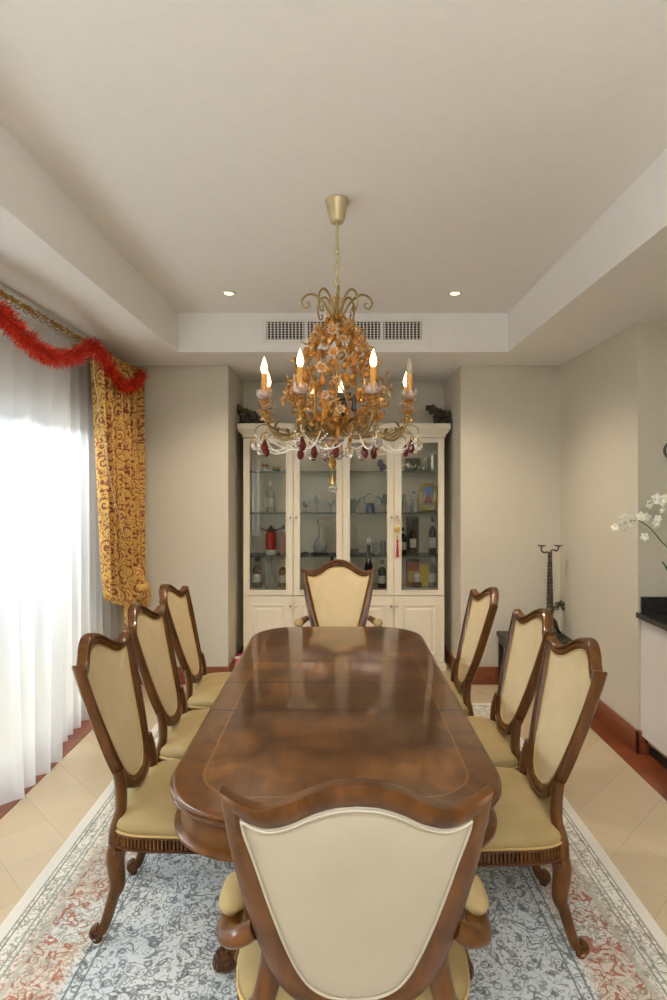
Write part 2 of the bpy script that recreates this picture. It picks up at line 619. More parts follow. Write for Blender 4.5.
# sliding window
wf = MB()
fx0, fx1 = -1.97, -1.90
for y in (WY0, 1.62, 2.86, WY1 - .07):
    wf.box(fx0, fx1, y, y + .07, 0, WZ)
wf.box(fx0, fx1, WY0, WY1, WZ - .07, WZ).box(fx0, fx1, WY0, WY1, 0, .05)
wf.box(-1.96, -1.89, 4.10, 4.30, .05, WZ - .07)
wf.box(-1.955, -1.90, 3.66, 3.72, .05, WZ - .07)
win = struct(wf.build('window_1', M['white'], smooth=False, bevel=.004))
w2 = MB()
for y in (-3.7, -2.93, -2.16):
    w2.box(fx0, fx1, y, y + .06, 0, WZ)
w2.box(fx0, fx1, -3.7, -2.1, WZ - .07, WZ).box(fx0, fx1, -3.7, -2.1, 0, .05)
win2 = struct(w2.build('window_2', M['white'], smooth=False))
MB().box(-1.94, -1.934, -3.64, -2.16, .05, WZ - .07).build('window_glass', M['pane'], win2, smooth=False)
g = MB().box(-1.94, -1.934, WY0 + .07, WY1 - .07, .05, WZ - .07).build('window_glass', M['pane'], win, smooth=False)
struct(MB().box(-12, -2.05, -8, 14, -.12, -.02).build('terrace_floor', M['terra'], smooth=False))
# access hatch in the alcove ceiling
struct(MB().box(.20, .62, 5.0, 5.45, ZB - .006, ZB).build('trim_3', M['ceiling'], smooth=False, bevel=.003))

# ------------------------------------------------------------------ air vent on the tray's back face
vt = tag(empty('air_vent', (.036, TF, 2.776)), 'long white louvred air vent grille above the alcove', 'vent')
vw, vh = .606, .092
fr = MB().box(-vw, vw, -.014, 0, vh - .026, vh).box(-vw, vw, -.014, 0, -vh, -vh + .026).box(-vw, -vw + .032, -.0139, 0, -vh + .026, vh - .026).box(vw - .032, vw, -.0139, 0, -vh + .026, vh - .026)
fr.build('frame', M['white'], vt, smooth=False)
MB().box(-vw + .03, vw - .03, -.003, -.001, -vh + .024, vh - .024).build('backing', mat('vent_dark', (.006, .006, .005), .9, spec=.1), vt, smooth=False)
gr = MB()
for i in range(44):
    x = -vw + .040 + i * (2 * vw - .08) / 43
    gr.box(x - .0040, x + .0040, -.010, -.002, -vh + .024, vh - .024)
for i in range(7):
    z = -vh + .038 + i * (2 * vh - .076) / 6
    gr.box(-vw + .03, vw - .03, -.007, -.003, z - .0016, z + .0016)
for x in (-.28, 0, .28):
    gr.box(x - .012, x + .012, -.011, -.002, -vh + .024, vh - .024)
gr.build('grille', M['white'], vt, smooth=False)

# ------------------------------------------------------------------ recessed ceiling lights
for k, (px, lab) in enumerate(((229, 'small lit recessed ceiling light on the window side of the chandelier'),
                               (455, 'small lit recessed ceiling light on the kitchen side of the chandelier'))):
    x, y, _ = P(px, 293, 3.92)
    t = tag(empty('recessed_light', (x, y, ZT)), lab, 'ceiling light', 'recessed ceiling lights')
    MB().lathe([(.030, -.001), (.030, -.006), (.044, -.007), (.047, -.001)], 24, cap=False).build('trim_ring', M['white'], t)
    MB().lathe([(.002, -.004), (.030, -.004)], 20, cap=False).build('lamp', M['downlight'], t)
    d = bpy.data.lights.new('recessed_beam', 'SPOT')
    d.energy, d.color, d.spot_size, d.spot_blend, d.shadow_soft_size = 46, (1, .83, .62), R(120), .8, .04
    lo = bpy.data.objects.new('recessed_beam', d)
    COL.objects.link(lo)
    lo.parent = t
    lo.location = (0, 0, -.03)

# ------------------------------------------------------------------ rug
RX, RY = 1.21, 1.78
rug = MB()
rows = []
for (ix, z) in ((0, .0005), (0, .008), (.006, .010)):
    rows.append([(-RX + ix, -RY + ix, z), (RX - ix, -RY + ix, z), (RX - ix, RY - ix, z), (-RX + ix, RY - ix, z)])
rug.grid(rows, closed_u=True, cap=True)
ro = rug.build('oriental_rug', rug_mat(RX, RY), smooth=False)
ro.location = (-.035, 2.62, 0)
tag(ro, 'pale grey oriental rug with rust scroll border under the dining table', 'rug')
RZ = .010

# ------------------------------------------------------------------ dining table
TXc, TYc = -.01, 2.625
THW, THL, TRD, TZ = .502, 1.07, .26, .75
SEAMS = (2.30 - TYc, 2.63 - TYc, 2.95 - TYc)


def rr(hw, hl, r, n=14):
    out = []
    for cx, cy, a0 in ((hw - r, hl - r, 0), (-hw + r, hl - r, 90), (-hw + r, -hl + r, 180), (hw - r, -hl + r, 270)):
        for k in range(n + 1):
            a = R(a0 + 90 * k / n)
            out.append((cx + r * math.cos(a), cy + r * math.sin(a)))
    return out


def rings(prof, hw=THW, hl=THL, r=TRD):
    return [[(x, y, z) for x, y in rr(hw - i, hl - i, r - i)] for i, z in prof]


tb = tag(empty('dining_table', (TXc, TYc, 0)), 'long polished mahogany dining table with rounded corners in the room centre', 'table')
MB().grid(rings([(.03, .716), (.006, .718), (.001, .723), (.001, .729), (.006, .732), (.002, .735), (.002, .741), (.006, .746), (.014, .749), (.020, TZ)]), closed_u=True, cap=True).build('tabletop', table_mat(THW, THL, TRD), tb, ang=50)
MB().grid(rings([(.06, .614), (.022, .614), (.014, .620), (.014, .628), (.022, .634), (.034, .638), (.034, .714), (.06, .716)]), closed_u=True, cap=True).build('apron', M['wood'], tb, ang=50)


def leg_claw(mb, claw, p0, p1):
    d = Vector((p1[0] - p0[0], p1[1] - p0[1], 0))
    pts = spline([(p0[0], p0[1], .30), (p0[0] + d.x * .3, p0[1] + d.y * .3, .31), (p0[0] + d.x * .62, p0[1] + d.y * .62, .20), (p0[0] + d.x * .88, p0[1] + d.y * .88, .075), (p1[0], p1[1], .052)], 6)
    mb.tube(pts, lerp_list([.05, .045, .036, .028, .03], len(pts)), 10, flat=(1.15, .75))
    u = d.normalized()
    sd = Vector((-u.y, u.x, 0))
    claw.ball(Vector(p1) + u * .01 + Vector((0, 0, .046)), .034, 12, 8, (1, 1, 1.0))
    for k in (-1.5, -.5, .5, 1.5):
        for q in range(5):
            a = q / 4
            ph, th = k * .42, -.35 + 1.75 * a
            n_ = u * (math.cos(ph) * math.sin(th + .25)) + sd * math.sin(ph) + Vector((0, 0, math.cos(ph) * math.cos(th + .25)))
            c = Vector(p1) + u * .012 + Vector((0, 0, .046)) + n_ * .033
            c.z = max(c.z, RZ + .0132)
            claw.ball(c, .0125, 8, 5)


for (py, feet) in ((2.13, ((-.365, 1.965), (.385, 1.93), (-.385, 2.30), (.385, 2.26))), (2.90, ((-.385, 2.84), (.385, 2.80), (-.385, 2.98), (.385, 2.94)))):
    c = (0, py - TYc)
    pd = MB().lathe([(.05, .62), (.16, .61), (.16, .585), (.07, .57), (.05, .54), (.085, .47), (.10, .42), (.085, .37), (.055, .345), (.075, .33), (.085, .30), (.085, .24), (.05, .22)], 24, c=(c[0], c[1], 0)).build('pedestal', M['wood'], tb)
    for fx, fy in feet:
        lm, cl = MB(), MB()
        u = Vector((fx - TXc, fy - py, 0))
        leg_claw(lm, cl, c, (fx - TXc, fy - TYc, 0))
        lm.build('leg', M['wood'], pd)
        cl.build('claw_foot', M['wood_dark'], pd)


# ------------------------------------------------------------------ chairs
def lean(z, z0=.43):
    t = max(z - z0, 0)
    return -.215 * t - .08 * t * t


def chair_shield(hw, ze, bow, zb):
    """outer and inner outlines (x, z) with one parameter, plus map to 3-D"""
    k = hw / .25
    zs = lambda z: zb + (z - .445) * (ze - zb) / (.985 - .445)
    top_o = [(.25, .985), (.215, .970), (.175, .965), (.13, .983), (.085, 1.012), (.04, 1.032), (0, 1.037)]
    top_i = [(.212, .937), (.19, .927), (.158, .926), (.118, .943), (.078, .969), (.038, .986), (0, .991)]
    side_o = [(0, .445), (.06, .452), (.11, .475), (.145, .515), (.168, .565), (.189, .63), (.210, .72), (.230, .82), (.243, .92), (.25, .985)]
    side_i = [(0, .485), (.045, .492), (.082, .515), (.108, .553), (.128, .605), (.149, .675), (.172, .765), (.192, .85), (.207, .905), (.212, .937)]

    def loop(side, top):
        s = spline([(x, z, 0) for x, z in side], 4)
        t = spline([(x, z, 0) for x, z in top], 5)
        half = [(p.x * k, zs(p.y)) for p in s] + [(p.x * k, zs(p.y)) for p in t[1:]]
        return half + [(-x, z) for x, z in half[-2:0:-1]]

    def mp(x, z, off):
        q = min(abs(x) / hw, 1)
        amt = bow * (1 - q * q) * min(1, max(0, (z - .45) / .5))
        return (x, lean(z) - amt + off, z)
    return loop(side_o, top_o), loop(side_i, top_i), mp


def cabriole(sx, y0, zt, foot_y, front=False):
    b = MB()
    s = 1 if foot_y > y0 else -1
    d = foot_y - y0
    pts = spline([(sx, y0, zt), (sx, y0 + d * .22 + s * .012, zt - .07), (sx, y0 + d * .28, zt - .17), (sx, y0 + d * .45, .17), (sx, y0 + d * .80, .075), (sx, foot_y, RZ + .036)], 6)
    b.tube(pts, lerp_list([.036, .033, .027, .021, .018, .020], len(pts)), 10, flat=(.95, 1.0), up=(1, 0, 0))
    # carved knee scroll
    for q in (-1, 1):
        b.tube([(sx + q * .030, y0 + s * .010, zt - .030), (sx + q * .024, y0 + s * .022, zt - .05), (sx + q * .018, y0 + s * .020, zt - .085)], [.012, .010, .004], 8)
    # scrolled toe
    c = Vector((sx, foot_y + s * .012, RZ + .034))
    sp = []
    for i in range(20):
        a = -PI * .5 + s * 0 + i / 19 * 3.1 * PI
        r = .022 * (1 - .55 * i / 19)
        sp.append(c + Vector((0, s * math.cos(a) * r, math.sin(a) * r)))
    b.tube(sp, .0095, 8, flat=(1, 1.9), up=(0, s, .01))
    b.ball(c, .016, 10, 6, (1.2, 1, 1))
    b.lathe([(.014, RZ), (.017, RZ + .004), (.016, RZ + .014), (.012, RZ + .02)], 12, c=(sx, foot_y + s * .012, 0))
    return b


def seat_outline(hb, hf, dp, n=64, inset=0., ys=-.025):
    out = []
    for i in range(n):
        a = 2 * PI * i / n
        c, s = math.cos(a), math.sin(a)
        e = .40
        u = math.copysign(abs(c) ** e, c)
        v = math.copysign(abs(s) ** e, s)
        t = (v + 1) / 2
        hw = hb + (hf - hb) * t ** .7 - inset
        y = ys + inset + (dp - ys - 2 * inset) * t
        y += .035 * (1 - u * u) * (1 if v > 0 else -.3) * abs(v)
        out.append((u * hw, y))
    L = [0.]
    for i in range(n):
        a, b = out[i], out[(i + 1) % n]
        L.append(L[-1] + math.hypot(a[0] - b[0], a[1] - b[1]))
    res, i = [], 0
    for k in range(n):
        t = L[-1] * k / n
        while L[i + 1] < t:
            i += 1
        f = (t - L[i]) / max(L[i + 1] - L[i], 1e-9)
        a, b = out[i], out[(i + 1) % n]
        res.append((a[0] + (b[0] - a[0]) * f, a[1] + (b[1] - a[1]) * f))
    return res


def make_ribs(base, flu, sc, z0, z1):
    b = MB()
    n = len(base)
    for j in range(0, n, 4):
        ids = [(j + q) % n for q in range(3)]
        o = sc([base[i] for i in ids], 1.004, 0)
        q = sc([flu[i] for i in ids], .98, 0)
        v = [(x, y, z) for z in (z0, z1) for x, y, _ in (o[0], o[2], q[2], q[0])]
        b.add(v, [(0, 1, 5, 4), (1, 2, 6, 5), (2, 3, 7, 6), (3, 0, 4, 7), (4, 5, 6, 7), (3, 2, 1, 0)])
    return b


def make_chair(name, hw, ze, arms, hb, hf, dp, bow=.045, zb=.485, ys=-.055):
    root = empty(name)
    O, I, mp = chair_shield(hw, ze, bow, zb)
    n = len(O)
    # moulded frame: cross-section from outside to inside and round the back
    sec = [(0., -.020), (.0, .008), (.10, .016), (.24, .017), (.32, .011), (.42, .012), (.62, .016), (.80, .013), (.90, .006), (1., .002), (1., -.018), (.75, -.026), (.25, -.027)]
    rows = []
    for i in range(n):
        rows.append([mp(O[i][0] + (I[i][0] - O[i][0]) * s, O[i][1] + (I[i][1] - O[i][1]) * s, off) for s, off in sec])
    MB().grid(rows, closed_u=True, closed_v=True).build('back_frame', M['wood'], root, ang=40)
    bead = MB()
    bead.tube([mp(O[i % n][0] * .72 + I[i % n][0] * .28, O[i % n][1] * .72 + I[i % n][1] * .28, .0165) for i in range(n + 1)], .0028, 6)
    bead.build('back_bead', M['wood_dark'], root)
    cx, cz = 0, .75
    for nm, sg, mt in (('back_cushion', 1, M['fabric']), ('outer_back_panel', -1, M['fabric_back'])):
        rows = []
        for q in (1.02, 1.0, .97, .92, .82, .68, .52, .36, .2, .06):
            puff = (.007 if sg > 0 else -.003) * (1 - min(q, 1) ** 6) + sg * (.004 if q < 1.01 else -.004)
            rows.append([mp(cx + (x - cx) * q, cz + (z - cz) * q, puff - (.0 if sg > 0 else .016)) for x, z in I])
        b = MB().grid(rows, closed_u=True)
        b.f.append(tuple(len(b.v) - n + j for j in range(n)))
        b.build(nm, mt, root, ang=80)
        pp = MB().tube([mp(cx + (I[j % n][0] - cx) * .985, cz + (I[j % n][1] - cz) * .985, sg * .006 - (.0 if sg > 0 else .018)) for j in range(n + 1)], .0032, 6)
        pp.build('piping', M['piping'] if sg > 0 else M['fabric_back'], root)
    # lower posts from shield to seat
    kx = hw / .25
    for s in (-1, 1):
        pts = [(s * .168 * kx, lean(.585) - .004, .60), (s * .172 * kx, lean(.55) - .002, .55), (s * .188 * kx, lean(.48) - .012, .48), (s * .205 * kx, ys + .022, .42), (s * .208 * kx, ys + .022, .375)]
        pts = spline(pts, 5)
        MB().tube(pts, lerp_list([.021, .024, .023, .026, .03], len(pts)), 10, flat=(.85, 1.15), up=(0, 1, 0)).build('back_post', M['wood'], root, ang=60)
    # seat
    zr0, zr1 = .362, .418
    lip, flu = [], []
    n2 = 560
    base = seat_outline(hb, hf, dp, n2, ys=ys)
    cxs, cys = 0, dp / 2
    for j, (x, y) in enumerate(base):
        d = Vector((x - cxs, y - cys)).normalized()
        k = -.006
        flu.append((x + d.x * k, y + d.y * k))
    sc = lambda pts, q, z: [(cxs + (x - cxs) * q, cys + (y - cys) * q, z) for x, y in pts]
    MB().grid([sc(base, .80, zr0 + .002), sc(base, .99, zr0), sc(base, 1.015, zr0 + .004), sc(base, 1.015, zr0 + .010), sc(base, .995, zr0 + .012), sc(flu, .985, zr0 + .013),
               sc(flu, .985, zr1 - .012), sc(base, 1.0, zr1 - .011), sc(base, 1.018, zr1 - .008), sc(base, 1.012, zr1), sc(base, .8, zr1)], closed_u=True, cap=True).build('seat_rail', M['wood_dark'], root, ang=40)  # darker wood on the core paints in the shade of the slots between ribs
    make_ribs(base, flu, sc, zr0 + .013, zr1 - .011).build('rail_ribs', M['wood'], root, smooth=False)
    base = seat_outline(hb, hf, dp, 72, ys=ys)
    rows = []
    for q, z in ((.98, zr1 - .004), (1.005, zr1 + .008), (1.012, zr1 + .022), (.99, zr1 + .036), (.94, zr1 + .046), (.85, zr1 + .054), (.7, zr1 + .062), (.5, zr1 + .068), (.3, zr1 + .071), (.1, zr1 + .072)):
        rows.append(sc(base, q, z))
    b = MB().grid(rows, closed_u=True)
    b.f.append(tuple(len(b.v) - 72 + j for j in range(72)))
    b.build('seat', M['velvet'], root, ang=80)
    MB().tube([(*sc([base[j % 72]], 1.012, 0)[0][:2], zr1 + .004) for j in range(73)], .0045, 6).build('seat_piping', M['piping'], root)
    for s in (-1, 1):
        cabriole(s * (hb - .06), ys + .045, .385, -.092).build('leg', M['wood'], root, ang=50)
        cabriole(s * (hf - .075), dp - .055, .385, dp - .02).build('leg', M['wood'], root, ang=50)
    if arms:
        for s in (-1, 1):
            x0 = .200 * kx
            pts = spline([(s * x0, -.072, .675), (s * (x0 + .032), -.070, .658), (s * (x0 + .058), -.04, .640), (s * (x0 + .064), .02, .636), (s * (x0 + .062), .10, .640), (s * (x0 + .048), .175, .628)], 6)
            ar = MB().tube(pts, lerp_list([.022, .025, .026, .024, .022, .018], len(pts)), 10, flat=(.85, 1.1), up=(0, 0, 1))
            sp = spline([(s * (x0 + .056), .135, .632), (s * (x0 + .056), .165, .56), (s * (x0 + .05), .19, .47), (s * (hf - .02), .19, .40)], 6)
            ar.tube(sp, lerp_list([.02, .018, .02, .026], len(sp)), 10, up=(0, 1, 0))
            am = ar.build('arm', M['wood'], root, ang=60)
            pp = spline([(s * (x0 + .061), -.012, .666), (s * (x0 + .064), .02, .667), (s * (x0 + .063), .075, .669), (s * (x0 + .057), .13, .664)], 5)
            MB().tube(pp, lerp_list([.012, .026, .028, .027, .014], len(pp)), 12, flat=(.75, 1.15), up=(0, 0, 1)).build('arm_pad', M['velvet'], am, ang=80)
    return root


G = 'shield-back chairs along the table sides'
side = make_chair('dining_chair', .237, 1.003, False, .243, .263, .475)
side_lab = 'shield-back side chair on the window side of the table, '
spots = [(-.752, 2.275, -90, 'shield-back side chair nearest the camera in the row by the sheer curtains'),
         (-.772, 2.84, -90, 'shield-back side chair in the middle of the row by the sheer curtains'),
         (-.808, 3.45, -90, 'shield-back side chair farthest from the camera in the row by the patterned curtain'),
         (.725, 2.207, 90, 'shield-back side chair nearest the camera on the white counter side of the table'),
         (.745, 2.747, 90, 'shield-back side chair in the middle of the row on the white counter side'),
         (.66, 3.33, 90, 'shield-back side chair farthest from the camera on the candelabra side of the table')]
for i, (x, y, a, lab) in enumerate(spots):
    o = side if i == 0 else copy_tree(side)
    o.location, o.rotation_euler = (x, y, 0), (0, 0, R(a))
    tag(o, lab, 'chair', G)
ac = make_chair('dining_armchair', .270, 1.02, True, .270, .30, .48, bow=.065, zb=.452, ys=-.005)
ac.location = (.034, 1.335, 0)
tag(ac, 'shield-back armchair at the near table end, its pale cream back facing the camera', 'armchair', 'armchairs at the table ends')
a2 = copy_tree(ac)
a2.location, a2.rotation_euler = (-.005, 4.20, 0), (0, 0, R(180))
tag(a2, 'shield-back armchair at the far table end in front of the display cabinet', 'armchair', 'armchairs at the table ends')

# ------------------------------------------------------------------ display cabinet
CY, CS = 5.20, F / 5.20
cx_ = lambda px: (px - VX) / CS
cz_ = lambda py: H - (py - VY) / CS
cb = tag(empty('display_cabinet', (0, CY, 0)), 'tall ivory glazed display cabinet with four doors standing in the alcove', 'cabinet')
CX0, CX1, CD = -.845, .93, .40
CT = cz_(437)
car = MB()
car.box(CX0, CX0 + .02, .022, CD, .06, CT).box(CX1 - .02, CX1, .022, CD, .06, CT).box(CX0, CX1, CD - .015, CD, .06, CT)
car.box(CX0, CX1, .022, CD, CT - .02, CT).box(CX0, CX1, .022, CD, .06, .085).box(CX0, CX1, .022, CD, .672, .700)
mid = (cx_(342.5))
car.box(mid - .012, mid + .012, .022, CD, .06, CT)
for q in (cx_(293.2), cx_(393.9)):
    car.box(q - .012, q + .012, .024, .05, .7, CT).box(q - .008, q + .008, .05, CD, .08, .68)
car.build('carcass', M['cab'], cb, smooth=False)
rows = []
for (e, z) in ((0, CT - .005), (.006, CT), (.010, CT + .02), (.025, CT + .035), (.04, CT + .06), (.046, CT + .066), (.046, cz_(424)), (.04, cz_(424) + .002)):
    rows.append([(CX0 - e, -e, z), (CX1 + e, -e, z), (CX1 + e, CD, z), (CX0 - e, CD, z)])
MB().grid(rows, closed_u=True, cap=True).build('cornice', M['cab'], cb, smooth=False)
pl = MB()
rows = []
for (e, z) in ((.014, .001), (.014, .058), (.006, .066), (0, .07)):
    rows.append([(CX0 - e, -e + .01, z), (CX1 + e, -e + .01, z), (CX1 + e, CD, z), (CX0 - e, CD, z)])
pl.grid(rows, closed_u=True, cap=True).build('plinth', M['cab'], cb, smooth=False)
edges = [cx_(243.2), cx_(293.2), cx_(342.5), cx_(393.9), CX1]
edges[0] = CX0
panes = [(249.7, 285.9), (300, 336.3), (350, 387), (401.5, 438)]
zu0, zu1 = cz_(595.5), CT - .012
gz0, gz1 = cz_(590), cz_(443)
kn_u, kn_l = cz_(517), cz_(605.5)


def knob(x, z, par):
    MB().lathe([(.004, 0), (.004, .012), (.010, .016), (.013, .022), (.011, .029), (.004, .032)], 14).xf(Matrix.Translation((x, -.002, z)) @ Matrix.Rotation(R(90), 4, 'X')).build('knob', M['chrome'], par)


for k in range(4):
    x0, x1 = edges[k] + .002, edges[k + 1] - .002
    p0, p1 = cx_(panes[k][0]), cx_(panes[k][1])
    d = MB()
    # frame with a stepped inner moulding round the glass
    for (a0, a1, y0, zi, zo) in ((0, .0, -.0, 0, 0),):
        d.box(x0, p0, 0, .02, zu0, zu1).box(p1, x1, 0, .02, zu0, zu1).box(p0, p1, 0, .02, zu0, gz0).box(p0, p1, 0, .02, gz1, zu1)
    for e in (.014,):
        d.box(p0 - e, p0, -.006, 0, gz0 - e, gz1 + e).box(p1, p1 + e, -.006, 0, gz0 - e, gz1 + e).box(p0, p1, -.006, 0, gz0 - e, gz0).box(p0, p1, -.006, 0, gz1, gz1 + e)
    do = d.build('glazed_door', M['cab'], cb, smooth=False, bevel=.002)
    MB().box(p0 - .002, p1 + .002, .008, .012, gz0 - .002, gz1 + .002).build('glass', M['pane'], do, smooth=False)
    kx = x1 - .022 if k % 2 == 0 else x0 + .022
    knob(kx, kn_u, do)
    # solid lower door with a raised panel
    d = MB().box(x0, x1, 0, .02, .075, zu0 - .006)
    e = .07
    a0, a1, b0, b1 = x0 + e, x1 - e, .075 + e, zu0 - .006 - e
    rows = [[(a0 + q, y, b0 + q), (a1 - q, y, b0 + q), (a1 - q, y, b1 - q), (a0 + q, y, b1 - q)] for q, y in ((0, .001), (0, -.008), (.012, -.008), (.02, -.002), (.035, -.002), (.05, -.007), (.06, -.007))]
    d.grid(rows, closed_u=True, cap=True)
    do = d.build('panel_door', M['cab'], cb, smooth=False)
    knob(kx, kn_l, do)
SHZ = [H - (q - VY) * (CY + .10) / F for q in (471.4, 513.6, 556.6)]
for a, b in ((CX0 + .022, mid - .014), (mid + .014, CX1 - .022)):
    for z in SHZ:
        MB().box(a, b, .10, CD - .017, z - .004, z + .004).build('glass_shelf', M['g_shelf'], cb, smooth=False)
# warm strip lamps under the cabinet top, one over each half
for x in (-.4, .48):
    MB().box(x - .15, x + .15, .30, .33, CT - .028, CT - .0205).build('strip_lamp', mat('lit_strip', (1, .8, .6), .4, emit=(1, .72, .45), estr=1.6), cb, smooth=False)


# ------------------------------------------------------------------ things in the cabinet
IY = CY + .23
IS = F / IY
FLZ = .7005


def bottle(px, zb, h, r, mt, label, name='bottle', cat='bottle', prof='wine', cap=None, lab=True, Y=IY, group='bottles in the display cabinet'):
    x = (px - VX) * Y / F
    t = tag(empty(name, (x, Y, zb + .0005)), label, cat, group)
    P_ = {'wine': [(.3, 0), (.94, 0), (1, .02), (1, .58), (.93, .64), (.55, .71), (.36, .76), (.34, .93), (.40, .935), (.40, .96), (.33, .965), (.33, 1)],
          'spirit': [(.3, 0), (.96, 0), (1, .02), (1, .62), (.9, .68), (.5, .73), (.38, .77), (.38, .9), (.45, .905), (.45, .93), (.38, .935), (.38, 1)],
          'flask': [(.3, 0), (.7, 0), (.95, .06), (1, .18), (.85, .32), (.45, .42), (.25, .5), (.22, .8), (.3, .82), (.3, .86), (.22, .88), (.34, .95), (.2, 1)],
          'champ': [(.3, 0), (.95, 0), (1, .03), (1, .38), (.9, .46), (.62, .58), (.40, .68), (.34, .80), (.40, .81), (.40, .86), (.33, .87), (.35, .98), (.2, 1)],
          'gourd': [(.4, 0), (.8, 0), (1, .08), (1, .24), (.6, .40), (.5, .44), (.8, .54), (.8, .62), (.35, .74), (.3, .9), (.4, .92), (.4, 1)]}[prof]
    cut = [q for q in P_ if q[1] <= .88]
    MB().lathe([(q * r, z * h) for q, z in cut], 20).build('bottle_body', mt, t)
    MB().lathe([(.42 * r, .86 * h), (.42 * r, .97 * h), (.3 * r, h)], 16).build('cap', cap or M['black'], t)
    if lab:
        MB().lathe([(r * 1.012, .18 * h), (r * 1.012, .46 * h)], 20, cap=False).build('paper_label', M['label'], t)
    return t


s1, s2, s3 = [z + .0045 for z in SHZ]
# door 1 (nearest the curtain)
bottle(270, s2, .285, .036, M['g_clear'], 'clear bottle with white cap on the second shelf behind the first door', prof='spirit', cap=M['white'])
bottle(257, FLZ, .27, .045, M['g_brown'], 'dark brown gourd bottle at the cabinet bottom behind the first door', prof='gourd')
bottle(270, FLZ, .282, .058, M['g_clear'], 'round clear long-necked decanter at the cabinet bottom behind the first door', name='decanter', cat='decanter', prof='flask', cap=M['g_clear'], lab=False, Y=IY - .03)
bottle(283, FLZ, .24, .036, M['g_gold'], 'golden bottle at the cabinet bottom beside the round clear decanter', prof='spirit', cap=M['frame_gold'])
# red lantern jar with a white foot
x = (271 - VX) / IS
t = tag(empty('lantern', (x, IY, s3)), 'red lantern jar with white foot and dark top on the third shelf', 'lantern')
MB().lathe([(.02, 0), (.05, 0), (.052, .03), (.046, .045)], 20).build('foot', M['white'], t)
MB().lathe([(.04, .045), (.048, .05), (.048, .20), (.036, .212)], 20).build('jar_body', M['red'], t)
tp = MB().lathe([(.038, .208), (.05, .222), (.03, .238), (.012, .25), (.012, .262), (.004, .27)], 16)
tp.tube(spline([(-.045, 0, .222), (-.085, 0, .235), (-.09, 0, .25)], 5), .007, 6).tube(spline([(.045, 0, .222), (.085, 0, .235), (.09, 0, .25)], 5), .007, 6)
tp.build('lid', M['iron'], t)
bottle(283.5, s3, .27, .028, mat('pink_bottle_glaze', (.55, .22, .20), .25), 'slim pink bottle beside the red lantern jar', prof='wine', cap=M['black'], lab=False)
# fruit dish
x = (277 - VX) / IS
t = tag(empty('fruit_dish', (x, IY, s1)), 'small dish of green and orange fruit ornaments on the top shelf', 'dish')
MB().lathe([(.012, 0), (.03, .002), (.055, .02), (.052, .023), (.028, .006), (.01, .005)], 20).build('dish', M['silver'], t)
for k, (dx, dy, cc) in enumerate(((-.022, 0, (.35, .40, .06)), (.02, -.015, (.75, .42, .05)), (.0, .022, (.6, .12, .05)), (.028, .015, (.5, .45, .10)))):
    MB().ball((dx, dy, .03), .018, 12, 8).build('fruit', mat('fruit_glaze', cc, .3), t)
x = (265 - VX) / IS
t = tag(empty('posy_ornament', (x, IY, s1)), 'small red flower ornament beside the fruit dish on the top shelf', 'ornament')
MB().lathe([(.014, 0), (.018, .002), (.012, .025), (.018, .04)], 14).build('vase', M['white'], t)
fl = MB()
for k in range(7):
    a = k * 2 * PI / 7
    fl.ball((math.cos(a) * .02, math.sin(a) * .02, .05 + .008 * (k % 2)), .013, 8, 6)
fl.build('flower_head', mat('dusty_red', (.45, .10, .10), .5), t)


def glass(px, zb, h, r, label, mt=None, stem=True, name='drinking_glass', cat='glass', Y=IY, group='small glasses in the display cabinet'):
    x = (px - VX) * Y / F
    if stem:
        pf = [(.8, 0), (.8, .02), (.15, .06), (.12, .4), (.5, .48), (.95, .65), (1, .85), (.85, 1), (.8, 1), (.9, .85), (.85, .67), (.4, .52), (.05, .5)]
    else:
        pf = [(.4, 0), (.85, 0), (1, 1), (.94, 1), (.8, .06), (.1, .05)]
    o = MB().lathe([(q * r, z * h) for q, z in pf], 18).build(name, mt or M['g_clear'])
    o.location = (x, Y, zb)
    return tag(o, label, cat, group)


# door 2
glass(306, s2, .10, .032, 'stemmed clear glass at the window end of the second shelf, second door')
glass(317, s2, .16, .030, 'tall clear stemmed glass in the middle of the second shelf, second door')
glass(331, s2, .12, .034, 'wide stemmed clear glass at the chair end of the second shelf, second door')
bottle(320, s3 + .022, .30, .065, M['g_clear'], 'clear round-bodied decanter on a dark stand on the third shelf', name='decanter', cat='decanter', prof='flask', cap=M['g_clear'], lab=False)
o = MB().lathe([(.03, 0), (.085, 0), (.085, .012), (.06, .021), (.02, .021)], 24).build('decanter_stand', M['black'])
o.location = ((320 - VX) / IS, IY, s3)
tag(o, 'round black stand under the clear decanter on the third shelf', 'stand')
o = MB().lathe([(.01, 0), (.035, 0), (.042, .012), (.030, .022), (.01, .026)], 18).build('trinket_box', M['black'])
o.location = ((305 - VX) / IS, IY, s3)
tag(o, 'low round black trinket box on the third shelf, second door', 'box')
bottle(332, FLZ, .28, .034, M['g_dark'], 'dark bottle at the cabinet bottom behind the second door', prof='spirit')
# door 3
x = (370 - VX) / IS
t = tag(empty('glass_basket', (x, IY, s2)), 'cobalt blue glass vase with teal fan wings on the second shelf', 'vase')
MB().lathe([(.02, 0), (.042, 0), (.046, .03), (.040, .085), (.036, .085), (.03, .02)], 20).build('vase_body', M['g_blue'], t)
MB().tube(spline([(-.04, 0, .07), (-.055, 0, .13), (0, 0, .175), (.055, 0, .13), (.04, 0, .07)], 8), .006, 8).build('handle', M['g_clear'], t)
for s in (-1, 1):
    MB().tube(spline([(s * .05, 0, .145), (s * .085, 0, .135), (s * .108, 0, .10), (s * .118, 0, .055)], 6), lerp_list([.008, .022, .022, .006], 19), 8, flat=(.4, 1)).build('wing', M['g_teal'], t)
glass(353.2, s2, .12, .032, 'clear tumbler on the window side of the blue glass vase', stem=False)
glass(385, s2, .17, .026, 'tall clear flute on the other side of the blue glass vase')
glass(355, s3, .05, .04, 'low clear bowl glass on the third shelf, third door', stem=False)
